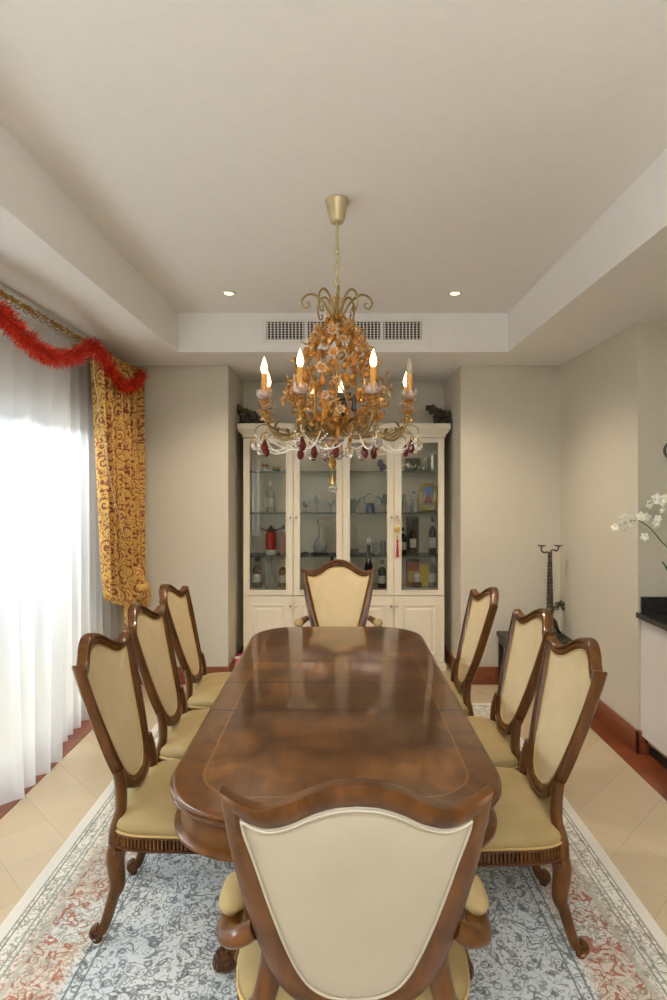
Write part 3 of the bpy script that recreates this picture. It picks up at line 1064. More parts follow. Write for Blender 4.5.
glass(376, s3, .11, .032, 'clear tumbler on the third shelf behind the black champagne bottle', stem=False)
glass(383, s3, .12, .030, 'clear tumbler nearest the door seam on the third shelf', stem=False)
bottle(368.5, FLZ, .47, .040, M['g_dark'], 'tall black champagne bottle with clear stopper behind the third door', prof='champ', cap=M['g_clear'], lab=False, Y=CY + .056)
bottle(382, FLZ, .25, .038, M['g_dark'], 'short black square-shouldered bottle beside the tall champagne bottle', prof='spirit', cap=M['black'], Y=IY - .05)
x = (383 - VX) / IS
o = MB()
for k in range(6):
    o.ball((random.uniform(-.03, .03), random.uniform(-.03, .03), .026 + .012 * k), .025, 6, 4)
o = o.build('crystal_cluster', M['g_purple'], smooth=False)
o.location = (x, IY, s1)
tag(o, 'lilac crystal cluster on the top shelf behind the third door', 'crystal')
# door 4
x = (408 - VX) / IS
t = tag(empty('silver_teapot', (x, IY - .05, s1)), 'small silver teapot on the top shelf behind the fourth door', 'teapot')
MB().lathe([(.02, 0), (.03, .002), (.045, .03), (.04, .055), (.02, .065), (.008, .075), (.004, .085)], 20).build('pot_body', M['silver'], t)
MB().tube(spline([(.04, 0, .03), (.06, 0, .045), (.068, 0, .065)], 5), lerp_list([.009, .006, .005], 11), 8).build('spout', M['silver'], t)
MB().tube(spline([(-.04, 0, .05), (-.065, 0, .045), (-.06, 0, .02), (-.042, 0, .02)], 5), .004, 6).build('handle', M['silver'], t)
o = MB().lathe([(.02, 0), (.032, .002), (.04, .03), (.03, .05), (.034, .056), (.012, .06)], 20).build('sugar_bowl', M['silver'])
o.location = ((421 - VX) / IS, IY - .06, s1)
tag(o, 'small lidded silver bowl between the teapot and the silver jug', 'bowl')
x = (432.5 - VX) / IS
t = tag(empty('silver_jug', (x, IY, s1)), 'tall silver jug at the wall end of the top shelf', 'jug')
MB().lathe([(.02, 0), (.04, .002), (.048, .05), (.04, .11), (.044, .15), (.040, .15), (.03, .06)], 20).build('jug_body', M['silver'], t)
MB().tube(spline([(-.042, 0, .13), (-.07, 0, .11), (-.068, 0, .06), (-.046, 0, .04)], 5), .005, 6).build('handle', M['silver'], t)
o = MB().lathe([(.03, 0), (.045, .003), (.07, .07), (.075, .12), (.07, .12), (.035, .02)], 24).build('smoked_bowl', glassy('smoked_glass', (.22, .16, .10), .6))
o.location = ((413 - VX) * (IY + .065) / F, IY + .065, s1)
tag(o, 'wide smoky glass bowl behind the silver teapot', 'bowl')
bottle(414, s2, .20, .042, M['g_clear'], 'cut crystal decanter beside the gold picture frame', name='decanter', cat='decanter', prof='gourd', cap=M['g_clear'], lab=False)
glass(404.5, s2, .10, .036, 'squat crystal bowl at the door seam on the second shelf, fourth door', stem=False)
glass(404, s2 + 0, .17, .02, 'slim crystal flute behind the squat crystal bowl', Y=IY + .09)
# gold picture frame
x = (428.0 - VX) / IS
t = tag(empty('picture_frame', (x, IY, s2), 0), 'ornate gold picture frame with a blue sky view on the second shelf', 'picture frame')
fw, fh = .062, .112
fo = MB()
path = []
for k in range(97):
    a = 2 * PI * k / 96
    c, s = math.cos(a), math.sin(a)
    e = .3
    px_, pz_ = math.copysign(abs(c) ** e, c) * fw, math.copysign(abs(s) ** e, s) * fh
    wv = 1 + .05 * math.sin(a * 16)
    path.append((px_ * wv, 0, .138 + pz_ * wv))
fo.tube(path, [.014 + .004 * math.sin(k * 1.6) for k in range(97)], 8)
fo.tube([(0, .01, .12), (0, .07, .004)], .005, 6)
fo.build('frame', M['frame_gold'], t)


def pic_mat():
    m = mat('framed_view_print', (.2, .4, .7), .3)
    n = NT(m)
    o = n.xyz(n.co())
    sky = n.mix(n.step(o[2], .10, .22), (.45, .55, .65), (.06, .22, .60))
    tow = n.m('SUBTRACT', 1., n.step(n.m('ADD', n.m('ABSOLUTE', o[0]), n.m('MULTIPLY', n.m('SUBTRACT', o[2], .12), .35)), .028, .032))
    sky = n.mix(tow, sky, (.38, .10, .06))
    n.base(n.mix(n.step(o[2], .092, .084), sky, (.36, .38, .22)))
    return m


MB().box(-fw * .88, fw * .88, -.004, .004, .034, .242).build('print', pic_mat(), t, smooth=False)
# boxed bottle
x = (413 - VX) / IS
t = tag(empty('bottle_box', (x, IY + .03, s3)), 'dark open-fronted presentation box on the third shelf holding a bottle', 'box')
bx = MB().box(-.052, .052, .045, .052, 0, .345).box(-.052, -.046, -.05, .05, 0, .345).box(.046, .052, -.05, .05, 0, .345).box(-.052, .052, -.05, .05, 0, .012).box(-.052, .052, -.05, .05, .315, .345)
bx.build('box_shell', mat('dark_box_card', (.035, .028, .022), .5), t, smooth=False)
bottle(413, s3 + .0125, .29, .030, M['g_brown'], 'dark bottle with white label standing in the open presentation box', prof='wine', Y=IY + .01)
bottle(403, s3, .25, .03, M['g_dark'], 'dark bottle with pale label at the door seam on the third shelf', prof='spirit')
bottle(432.5, s3, .345, .034, M['g_dark'], 'tall dark bottle with white label at the wall end of the third shelf', prof='wine')
bottle(432, FLZ, .283, .036, glassy('pale_blue_glass', (.45, .52, .55), .5), 'pale blue glass bottle at the wall end of the cabinet bottom', prof='wine', cap=M['white'])
x = (413 - VX) / IS
t = tag(empty('gift_box', (x, IY + .02, FLZ)), 'red and gold gift box at the cabinet bottom behind the fourth door', 'box')
MB().box(-.058, .058, -.04, .04, 0, .235).build('box_body', mat('red_gold_card', (.30, .06, .02), .4), t, smooth=False, bevel=.003)
MB().box(-.045, .045, -.043, -.0405, .05, .15).build('front_label', mat('gold_card', (.55, .33, .07), .35), t, smooth=False)
MB().lathe([(.059, .236), (.062, .25), (.03, .256)], 4).build('lid', M['iron'], t, smooth=False)
x = (416 - VX) / IS
t = tag(empty('porcelain_figure', (x, IY - .078, FLZ)), 'white porcelain figure standing before the red and gold gift box', 'figurine')
MB().lathe([(.02, 0), (.04, .003), (.036, .05), (.02, .07), (.03, .095), (.034, .115), (.02, .135), (.008, .14)], 16).build('porcelain_body', M['white'], t)
MB().lathe([(.034, .004), (.044, .02), (.042, .05), (.03, .06)], 16).build('robe', M['g_brown'], t)
o = MB()
for k in range(5):
    o.tube(spline([(.01 * (k - 2), 0, 0), (.02 * (k - 2), .01, .10), (.012 * (k - 2) + .01, .0, .21 - .01 * abs(k - 2))], 5), .006, 6, flat=(2, .6))
o = o.build('yellow_ribbon', mat('yellow_ribbon_silk', (.62, .45, .05), .5))
o.location = ((423.5 - VX) / IS, IY - .03, FLZ + .003)
tag(o, 'yellow ribbon bunch between the gift box and the pale blue bottle', 'ribbon')

# knotted tassel on the fourth door's knob
x = cx_(397.3)
t = tag(empty('knot_tassel', (x, CY - .018, 0)), 'gold knot charm with red tassel hanging from a cabinet door knob', 'tassel')
MB().tube(spline([(-.003, -.016, kn_u + .012), (.010, -.012, kn_u - .02), (.002, -.006, cz_(524))], 5), .002, 6).build('cord', M['tassel'], t)
md = MB()
for k in range(8):
    a = k * PI / 4
    md.ball((math.cos(a) * .017, -.006, cz_(529) + math.sin(a) * .017), .010, 8, 6, (1, .6, 1))
md.ball((0, -.008, cz_(529)), .014, 10, 6, (1, .6, 1)).ball((0, -.006, cz_(537)), .010, 8, 6).tube([(0, -.006, cz_(529)), (0, -.006, cz_(541))], .003, 6)
md.build('medallion', M['frame_gold'], t)
ts = MB().lathe([(.005, cz_(539)), (.009, cz_(541)), (.006, cz_(543)), (.010, cz_(550)), (.011, cz_(557)), (.004, cz_(557.2))], 12, c=(0, -.006, 0))
ts.build('tassel_fringe', M['tassel'], t)


# carved dark ornaments on the cabinet
def carving(px, sgn, label, size):
    b = MB()
    rnd = random.Random(5)
    for k in range(120):
        q, h = rnd.random(), rnd.random() ** .8
        top = .145 - .07 * q
        xx = -.055 + .03 * (1 - h) - (.045 * h) + q * (.16 - .02 * h)
        b.ball((sgn * xx, rnd.uniform(-.045, .045) * (1 - .4 * h), .012 + h * top), rnd.uniform(.011, .020), 7, 5, (1, 1, rnd.uniform(.8, 1.4)))
    for k in range(9):
        q = k / 8
        xx, z0 = -.095 + q * .16, .14 - .06 * q
        b.tube([(sgn * xx, 0, z0 - .03), (sgn * (xx - .008), .01 * (k % 2), z0 + .015 + .01 * (k % 3))], [.012, .003], 6)
    b.lathe([(.055, 0), (.06, .004), (.055, .02)], 16)
    o = b.build('carved_ornament', M['iron'])
    o.location = (cx_(px), CY + .10, cz_(424) + .009)
    o.scale = (size, size, 1.1)
    return tag(o, label, 'ornament', 'carved ornaments on the cabinet')


carving(245.5, 1, 'dark carved ornament on the cabinet top at its window end', 1.3)
carving(443, 1, 'dark carved ornament on the cabinet top at its candelabra end', 1.3)

# pink bag on the alcove floor
t = tag(empty('gift_bag', (-.882, 4.98, 0)), 'small pink gift bag with white edge on the floor beside the cabinet', 'bag')
rows = [[(-.0, -.05, .001), (.055, -.05, .001), (.055, .05, .001), (0, .05, .001)], [(-.002, -.06, .10), (.06, -.06, .10), (.06, .06, .10), (-.002, .06, .10)], [(.004, -.055, .20), (.05, -.055, .20), (.05, .055, .20), (.004, .055, .20)]]
MB().grid([[(x - .0 + .01, y, z) for x, y, z in r] for r in rows], closed_u=True, cap=True).build('bag_body', M['purse'], t, smooth=False, bevel=.006)
MB().box(.012, .062, -.058, -.052, .185, .205).build('white_edge', M['white'], t, smooth=False)
MB().tube(spline([(.025, -.04, .20), (.03, -.03, .26), (.03, .03, .26), (.025, .04, .20)], 6), .005, 6).build('handle', M['black'], t)

# ------------------------------------------------------------------ chandelier
CH = (-.009, 2.655)
ch = tag(empty('chandelier', (CH[0], CH[1], ZT)), 'gilded eight-arm chandelier with amber crystals and candle bulbs above the table', 'chandelier')
zz = lambda z: z - ZT
MB().lathe([(.020, zz(2.805)), (.030, zz(2.812)), (.036, zz(2.83)), (.044, zz(2.87)), (.050, zz(2.895)), (.053, zz(2.905)), (.051, -.001)], 28).build('canopy', M['gold_pale'], ch)
MB().tube([(0, 0, zz(2.81)), (0, 0, zz(2.70))], .006, 8).lathe([(.006, zz(2.715)), (.011, zz(2.705)), (.006, zz(2.69))], 10).build('rod', M['gold_pale'], ch)
for k in range(6):
    z = zz(2.685 - k * .036)
    pts = []
    for i in range(17):
        a = 2 * PI * i / 16
        q, s = math.cos(a) * .011, math.sin(a) * .022
        pts.append((q if k % 2 == 0 else 0, q if k % 2 else 0, z + s))
    MB().tube(pts, .0035, 6).build('chain_link', M['gold_pale'], ch)
MB().tube(spline([(.004, 0, zz(2.70)), (.016, .004, zz(2.63)), (-.008, .004, zz(2.56)), (.008, 0, zz(2.48))], 6), .0025, 6).build('cable', M['gold_pale'], ch)
MB().lathe([(.004, zz(2.49)), (.012, zz(2.47)), (.007, zz(2.44)), (.016, zz(2.40)), (.007, zz(2.36)), (.007, zz(1.95)), (.02, zz(1.93)), (.045, zz(1.90)), (.05, zz(1.875)), (.03, zz(1.855)), (.008, zz(1.85))], 16).build('column', M['gold'], ch)
# top ring and upper scrolls
b = MB()
for s in (-1, 1):
    b.tube(spline([(0, 0, zz(2.475)), (s * .02, 0, zz(2.47)), (s * .018, 0, zz(2.45)), (s * .026, 0, zz(2.43)), (s * .016, 0, zz(2.405)), (0, 0, zz(2.39))], 5), .004, 6)
b.build('top_ring', M['gold'], ch)


def radial(pts, a):
    return [(r * math.cos(a), r * math.sin(a), zz(z)) for r, z in pts]


big = [(.012, 2.36), (.035, 2.405), (.065, 2.455), (.105, 2.485), (.142, 2.478), (.158, 2.450), (.146, 2.425), (.126, 2.430), (.128, 2.448), (.138, 2.446)]
small = [(.012, 2.37), (.030, 2.43), (.055, 2.475), (.085, 2.492), (.112, 2.470), (.118, 2.430), (.108, 2.395), (.092, 2.395), (.092, 2.412), (.101, 2.412)]
for k in range(8):
    a = k * PI / 4 + .05
    p = spline(radial(big if k % 2 == 0 else small, a), 6)
    MB().tube(p, lerp_list([.006, .0055, .005, .004, .003], len(p)), 7).build('scroll', M['bronze_gold'], ch)


def pear(z):
    tab = [(1.86, .05), (1.90, .13), (1.96, .19), (2.02, .215), (2.08, .205), (2.16, .175), (2.24, .140), (2.30, .10), (2.36, .055), (2.42, .02)]
    for (a, ra), (b_, rb) in zip(tab, tab[1:]):
        if a <= z <= b_:
            return ra + (rb - ra) * (z - a) / (b_ - a)
    return .05


# vine cage
for k in range(8):
    pts = []
    for i in range(28):
        z = 1.87 + (2.40 - 1.87) * i / 27
        a = k * PI / 4 + .25 * math.sin(z * 14 + k) + .5 * (z - 1.9)
        pts.append((pear(z) * math.cos(a) * .95, pear(z) * math.sin(a) * .95, zz(z)))
    MB().tube(pts, .0042, 6).build('vine', M['gold'], ch)
# gilded leaves over the cage
rnd = random.Random(11)
lf = MB()


def leaf(b, c, d, nrm, L, W):
    c, d, nrm = Vector(c), Vector(d).normalized(), Vector(nrm)
    s = d.cross(nrm)
    if s.length < 1e-4:
        s = d.orthogonal()
    s.normalize()
    n = s.cross(d)
    rows = []
    for i in range(5):
        t = i / 4
        wd = W * math.sin(PI * (.12 + .86 * t)) + .0003
        cc = c + d * (L * t) + n * (.25 * L * math.sin(PI * t * .9))
        rows.append([cc - s * wd + n * .0006, cc + n * (.25 * wd + .0012), cc + s * wd + n * .0006, cc - n * .0012])
    b.grid(rows, closed_u=True, cap=True)


for k in range(150):
    z = rnd.uniform(1.86, 2.37)
    a = rnd.uniform(0, 2 * PI)
    r = pear(z) * rnd.uniform(.75, 1.05)
    u = Vector((math.cos(a), math.sin(a), 0))
    tn = Vector((-u.y, u.x, 0))
    leaf(lf, u * r + Vector((0, 0, zz(z))), u * rnd.uniform(.2, .9) + tn * rnd.uniform(-1, 1) + Vector((0, 0, rnd.uniform(-.5, 1))), u, rnd.uniform(.03, .055), rnd.uniform(.006, .011))
for k in range(24):
    a = k * PI / 12
    u = Vector((math.cos(a), math.sin(a), 0))
    leaf(lf, u * .04 + Vector((0, 0, zz(1.87 + .02 * (k % 3)))), u + Vector((0, 0, rnd.uniform(-.3, .6))), Vector((0, 0, 1)), rnd.uniform(.08, .13), .013)
lf.build('gilt_leaves', M['gold'], ch)
# small inner curls
for k in range(14):
    b = MB()
    z = rnd.uniform(1.95, 2.25)
    a = rnd.uniform(0, 2 * PI)
    r = pear(z)
    u = Vector((math.cos(a), math.sin(a), 0))
    c = u * r + Vector((0, 0, zz(z)))
    b.tube([c + u * (math.cos(q * .5) * .03 * (1 - q / 16)) + Vector((0, 0, math.sin(q * .5) * .03 * (1 - q / 16))) for q in range(14)], .003, 6)
    b.build('tendril', M['gold'], ch)

# crystals (meshes shared, each a part)
drop_me = MB().lathe([(.001, .0), (.004, -.004), (.0085, -.018), (.010, -.026), (.007, -.035), (.001, -.040)], 8)
drop = drop_me.build('amber_drop', M['amber'], ch, smooth=False)
bd = MB().lathe([(.002, -.0125), (.009, -.008), (.0125, 0), (.009, .008), (.002, .0125)], 8)
bead = bd.build('amber_bead', M['amber'], ch, smooth=False)
fl = MB()
for k in range(8):
    a = k * PI / 4
    leaf(fl, (math.cos(a) * .006, math.sin(a) * .006, 0), (math.cos(a), math.sin(a), .35), (0, 0, 1), .017, .0065)
petal_me = fl.mesh('rosette_petals', mat('peach_glass', (.74, .50, .29), .12, 0, .4, 1.45))
core_me = MB().lathe([(.002, -.003), (.008, -.001), (.010, .004), (.006, .009), (.001, .010)], 10).mesh('rosette_core', M['amber'])
first_d = first_b = True
for k in range(98):
    z = 1.86 + (2.36 - 1.86) * ((k * .7549) % 1)
    a = k * .5698 * 2 * PI
    r = pear(z) * rnd.uniform(.86, 1.2)
    if k == 0:
        drop.location = (r * math.cos(a), r * math.sin(a), zz(z))
    else:
        inst(drop, ch, (r * math.cos(a), r * math.sin(a), zz(z)), (0, 0, rnd.uniform(0, 6)), rnd.uniform(.9, 1.4))
for k in range(98):
    z = 1.88 + (2.38 - 1.88) * ((k * .7549 + .31) % 1)
    a = k * .5698 * 2 * PI + 1.1
    r = pear(z) * rnd.uniform(.8, 1.08)
    if k == 0:
        bead.location = (r * math.cos(a), r * math.sin(a), zz(z))
    else:
        inst(bead, ch, (r * math.cos(a), r * math.sin(a), zz(z)), (rnd.uniform(0, 3), rnd.uniform(0, 3), 0), rnd.uniform(.85, 1.3))
for k in range(56):
    z = 1.92 + (2.34 - 1.92) * ((k * .7549 + .5) % 1)
    a = k * .5698 * 2 * PI + .4
    r = pear(z) * rnd.uniform(.98, 1.2)
    ro_ = bpy.data.objects.new('rosette', core_me)
    COL.objects.link(ro_)
    ro_.parent = ch
    ro_.location = (r * math.cos(a), r * math.sin(a), zz(z))
    ro_.rotation_euler = (0, R(90 + rnd.uniform(-35, 25)), a)
    ro_.rotation_mode = 'XYZ'
    s = rnd.uniform(1.0, 1.35)
    ro_.scale = (s, s, s)
    pt = bpy.data.objects.new('rosette_petals', petal_me)
    COL.objects.link(pt)
    pt.parent = ro_

# arms with candles
arm_rz = [(.03, 1.885), (.085, 1.845), (.145, 1.85), (.20, 1.858), (.25, 1.842), (.292, 1.842), (.332, 1.872), (.352, 1.91), (.355, 1.955)]
hook_rz = [(.25, 1.842), (.288, 1.852), (.325, 1.876), (.362, 1.880), (.390, 1.866), (.396, 1.838)]
hook2_rz = [(.235, 1.846), (.275, 1.862), (.32, 1.868), (.35, 1.856), (.358, 1.838)]
red_me = MB().lathe([(.001, 0), (.003, -.006), (.008, -.018), (.0145, -.036), (.0155, -.048), (.010, -.060), (.002, -.064)], 9).mesh('red_drop', M['red_crystal'], smooth=False)
cap_me = MB().lathe([(.001, .012), (.003, .011), (.0045, .004), (.006, -.004), (.004, -.008)], 8).mesh('drop_cap', M['gold'])
ball_me = MB().lathe([(.001, -.019), (.010, -.0165), (.017, -.008), (.019, .0), (.016, .009), (.009, .016), (.001, .019)], 12).mesh('crystal_ball', M['clear'], smooth=False)


def hang(me, name, loc, sc=1.):
    o = bpy.data.objects.new(name, me)
    COL.objects.link(o)
    o.parent = ch
    o.location, o.scale = loc, (sc, sc, sc)
    c = bpy.data.objects.new('drop_cap', cap_me)
    COL.objects.link(c)
    c.parent = o
    if me is ball_me:
        c.location = (0, 0, .024)
    return o


sleeve_me = MB().lathe([(.0115, .0), (.0125, .003), (.0120, .05), (.0130, .075), (.0120, .098), (.008, .100)], 14).mesh('candle_sleeve', M['candle'])
bulb_prof = [(.007, 0), (.0105, .006), (.0145, .020), (.0135, .032), (.009, .048), (.0045, .061), (.001, .072)]
bulb_me = MB().lathe(bulb_prof, 14).mesh('candle_bulb', M['flame'])
off_me = MB().lathe(bulb_prof, 14).mesh('candle_bulb', glassy('clear_bulb_glass', (.8, .75, .65), .3))
cup = MB()
for k in range(8):
    a = k * PI / 4
    leaf(cup, (math.cos(a) * .010, math.sin(a) * .010, 0), (math.cos(a), math.sin(a), 2.8), (math.cos(a), math.sin(a), 0), .050, .0115)
cup.lathe([(.008, -.004), (.016, .0), (.021, .012), (.019, .012), (.012, .004)], 16)
cup_me = cup.mesh('glass_cup', mat('frosted_pink_glass', (.90, .76, .70), .12, 0, .7, 1.45))
pan = MB()
for k in range(8):
    a = k * PI / 4 + .2
    leaf(pan, (math.cos(a) * .006, math.sin(a) * .006, 0), (math.cos(a), math.sin(a), .12 if k % 2 else -.1), (0, 0, 1), .036, .010)
pan.lathe([(.004, -.022), (.010, -.016), (.007, -.006), (.013, 0), (.013, .01), (.008, .016)], 12)
pan_me = pan.mesh('leaf_pan', M['gold'])
bead_r = .0039
for k, adeg in enumerate((24, 59, 113, 177, 201, 247, 301, 336)):
    a = R(-90 + adeg)
    p = spline(radial(arm_rz, a), 6)
    am = MB().tube(p, lerp_list([.0068, .0064, .006, .006, .006, .006], len(p)), 8)
    p2 = spline(radial(hook_rz, a + .0), 6)
    am.tube(p2, lerp_list([.0055, .006, .005, .003], len(p2)), 6, flat=(.6, 1.3))
    p3 = spline(radial(hook2_rz, a + .03), 6)
    am.tube(p3, lerp_list([.0045, .006, .005, .002], len(p3)), 6, flat=(.5, 1.3))
    u = Vector((math.cos(a), math.sin(a), 0))
    for q, (r_, z_) in enumerate(((.19, 1.862), (.24, 1.842), (.305, 1.87))):
        for sg in (-1, 1):
            leaf(am, u * r_ + Vector((0, 0, zz(z_))), u * (.6 if q != 2 else -.5) + Vector((-u.y, u.x, 0)) * sg * .5 + Vector((0, 0, .5)), Vector((0, 0, 1)), .045, .008)
    ao = am.build('arm', M['bronze_gold'], ch)
    rc = .355
    for nm, me, z_ in (('leaf_pan', pan_me, 1.930), ('leaf_pan', pan_me, 1.972), ('glass_cup', cup_me, 1.985), ('candle_sleeve', sleeve_me, 1.994)):
        o = bpy.data.objects.new(nm, me)
        COL.objects.link(o)
        o.parent = ao
        o.location = (rc * u.x, rc * u.y, zz(z_))
        o.rotation_euler = (0, 0, a + z_ * 9)
    lit = k != 1
    o = bpy.data.objects.new('candle_bulb', bulb_me if lit else off_me)
    if not lit:
        o['label'] = 'unlit clear bulb'
    COL.objects.link(o)
    o.parent = ao
    o.location = (rc * u.x, rc * u.y, zz(2.094))
    # hanging drops
    tip = radial([(.396, 1.826)], a)[0]
    hang(ball_me, 'crystal_ball', (tip[0], tip[1], tip[2] - .034), 1.05)
    tip2 = radial([(.358, 1.826)], a + .03)[0]
    hang(red_me, 'red_drop', tip2, 1.0)
    t3 = radial([(.165, 1.81)], a + PI / 8)[0]
    hang(red_me, 'red_drop', t3, 1.05)
    t4 = radial([(.125, 1.80)], a)[0]
    hang(ball_me, 'crystal_ball', (t4[0], t4[1], t4[2] - .03), 1.25)
    # bead swags: hook tip to the arm root, and root to root
    an = a + PI / 4
    for (A, B, sag, nb) in ((radial([(.396, 1.836)], a)[0], radial([(.20, 1.850)], a + .06)[0], .068, 26), (radial([(.358, 1.836)], a + .03)[0], radial([(.17, 1.845)], an)[0], .065, 28), (radial([(.165, 1.818)], a + PI / 8)[0], radial([(.125, 1.81)], a)[0], .03, 12)):
        sw = MB()
        A, B = Vector(A), Vector(B)
        for i in range(nb + 1):
            t = i / nb
            c = A.lerp(B, t) - Vector((0, 0, sag * 4 * t * (1 - t)))
            sw.ball(c, bead_r, 6, 4)
        sw.build('bead_swag', M['bead'], ch)
# bottom bowl, finial and pendant
MB().lathe([(.012, zz(1.85)), (.05, zz(1.845)), (.054, zz(1.83)), (.042, zz(1.80)), (.030, zz(1.775)), (.012, zz(1.765)), (.006, zz(1.76))], 16, c=(-.02, 0, 0)).build('glass_bowl', M['clear'], ch)
MB().lathe([(.005, zz(1.765)), (.014, zz(1.755)), (.008, zz(1.745)), (.016, zz(1.735)), (.019, zz(1.725)), (.013, zz(1.712)), (.005, zz(1.700)), (.002, zz(1.695))], 16, c=(-.02, 0, 0)).build('finial', M['gold'], ch)
MB().tube([(-.02, 0, zz(1.70)), (-.02, 0, zz(1.67))], .0016, 6).lathe([(.002, zz(1.675)), (.005, zz(1.665)), (.008, zz(1.645)), (.010, zz(1.632))], 10, c=(-.02, 0, 0)).build('pendant_cap', M['gold'], ch)
hang(ball_me, 'crystal_ball', (-.02, 0, zz(1.615)), 1.15)
MB().box(-.002, .062, -.15, -.11, zz(1.99), zz(2.022)).box(.0625, .082, -.148, -.112, zz(1.945), zz(2.015)).box(.018, .045, -.146, -.114, zz(1.925), zz(1.985)).build('wiring_box', M['black'], ch, smooth=False, bevel=.006)

# ------------------------------------------------------------------ curtain rod, tinsel, lights, curtains
RXc = -1.665
t = tag(empty('curtain_rod', (RXc, 0, 2.575)), 'gilded curtain rod with rings running under the dropped ceiling', 'curtain rod')
MB().tube([(0, .6, 0), (0, 4.80, 0)], .013, 12).build('rod', M['gold'], t)
MB().lathe([(.013, 0), (.026, .006), (.02, .02), (.026, .035), (.01, .048)], 14).xf(Matrix.Translation((0, 4.79, 0)) @ Matrix.Rotation(R(-90), 4, 'X')).build('finial', M['gold'], t)
for y in (1.0, 2.9, 4.6):
    MB().box(-.19, -.01, y - .008, y + .008, -.012, .012).build('bracket', M['gold'], t, smooth=False)
rp = [(math.cos(q * PI / 8) * .021, 0, math.sin(q * PI / 8) * .021 - .008) for q in range(17)]
rm = MB().tube(rp, .003, 6).mesh('ring', M['gold'])
for k in range(26):
    o = bpy.data.objects.new('ring', rm)
    COL.objects.link(o)
    o.parent = t
    o.location = (0, 2.55 + k * .086, 0)


def sheet(name, material, yt, yb, zt, zb_, x_of, nf, amp_t, amp_b, seed, nu=160, nv=34, uvw=None, parent=None, thick=.0):
    """hanging cloth between Y limits at top and bottom; yt=(y0,y1), yb=(y0,y1)"""
    rn = random.Random(seed)
    ph = [rn.uniform(0, 6.28) for _ in range(4)]
    rows, uv = [], []
    for i in range(nv + 1):
        v = i / nv
        row = []
        for j in range(nu + 1):
            u = j / nu
            y0 = yt[0] + (yb[0] - yt[0]) * v
            y1 = yt[1] + (yb[1] - yt[1]) * v
            uu = u + .012 * math.sin(u * 17 + ph[1]) + .01 * math.sin(u * 29 + ph[2])
            y = y0 + (y1 - y0) * u
            A = amp_t + (amp_b - amp_t) * v
            f = math.sin(2 * PI * nf * uu + ph[0] + .5 * math.sin(v * 2.5 + u * 2)) + .35 * math.sin(2 * PI * nf * 1.7 * uu + ph[3])
            z1 = zb_(u) if callable(zb_) else zb_
            row.append((x_of(u, v) + A * f, y + .25 * A * math.cos(2 * PI * nf * uu + ph[0]), zt + (z1 - zt) * v))
            uv.append((u * (uvw or 1), (1 - v) * (zt - z1)))
        rows.append(row)
    b = MB().grid(rows)
    b.uv = uv
    o = b.build(name, material, parent, ang=180)
    if thick:
        sd = o.modifiers.new('cloth_thickness', 'SOLIDIFY')
        sd.thickness = thick
    return o


s = sheet('sheer_curtain', M['sheer'], (.55, 2.90), (.55, 2.92), 2.545, .012, lambda u, v: -1.765 + .02 * v, 12, .022, .034, 3)
tag(s, 'white sheer voile curtain nearest the camera at the picture edge', 'curtain', 'sheer curtains')
s = sheet('sheer_curtain', M['sheer'], (2.93, 3.80), (2.97, 3.50), 2.545, .012, lambda u, v: -1.705 + .035 * v ** 2, 4, .012, .040, 5)
tag(s, 'white sheer voile curtain in the middle, its hem gathered over the wood strip', 'curtain', 'sheer curtains')
s = sheet('sheer_curtain', M['sheer'], (3.645, 4.63), (3.62, 4.61), 2.545, .012, lambda u, v: -1.775 + .02 * v, 8, .020, .028, 9)
tag(s, 'white sheer voile curtain hanging beside the gold patterned curtain', 'curtain', 'sheer curtains')

cu = tag(empty('patterned_curtain', (0, 0, 0)), 'gold curtain with burgundy scroll pattern tied back by the corner', 'curtain')


def cx_of(u, v):
    return -1.625 + .05 * u * v + (.07 * max(0, (v - .8) / .2) ** 2) * math.sin(PI * min(1, u * 1.0))


sheet('curtain_cloth', M['curtain'], (3.90, 4.72), (4.08, 4.70), 2.545, lambda u: .86 - .10 * math.sin(PI * min(1, u * 1.25)) + (.06 * (u - .8) / .2 if u > .8 else 0), cx_of, 7, .056, .044, 21, nu=180, nv=44, uvw=1.75, parent=cu, thick=.003)
# gathered swag beside the tie
rows, uv = [], []
for i in range(25):
    v = i / 24
    row = []
    for j in range(33):
        a = 2 * PI * j / 32
        rr_ = .045 + .075 * math.sin(PI * min(1, .08 + v * .95)) ** .8
        fold = 1 + .12 * math.sin(a * 6 + v * 5)
        row.append((-1.585 + .055 * v + math.cos(a) * rr_ * .55 * fold, 4.52 + .16 * v + math.sin(a) * rr_ * 1.0 * fold, 1.0 - .33 * v))
        uv.append((a * .12, v * .35))
    rows.append(row)
b = MB().grid(rows, closed_u=True, cap=True)
b.uv = uv
b.build('gathered_swag', M['curtain'], cu, ang=180)
sheet('curtain_tail', M['curtain'], (4.42, 4.60), (4.34, 4.62), .84, .012, lambda u, v: -1.60, 3, .018, .03, 23, nu=70, nv=16, uvw=.5, parent=cu, thick=.003)
b = MB().tube(spline([(-1.84, 4.73, .93), (-1.66, 4.68, .89), (-1.56, 4.47, .86), (-1.49, 4.50, .855), (-1.50, 4.60, .86), (-1.64, 4.74, .90), (-1.84, 4.79, .93)], 6), .016, 8, flat=(1.6, .5))
b.build('tieback', M['curtain'], cu)

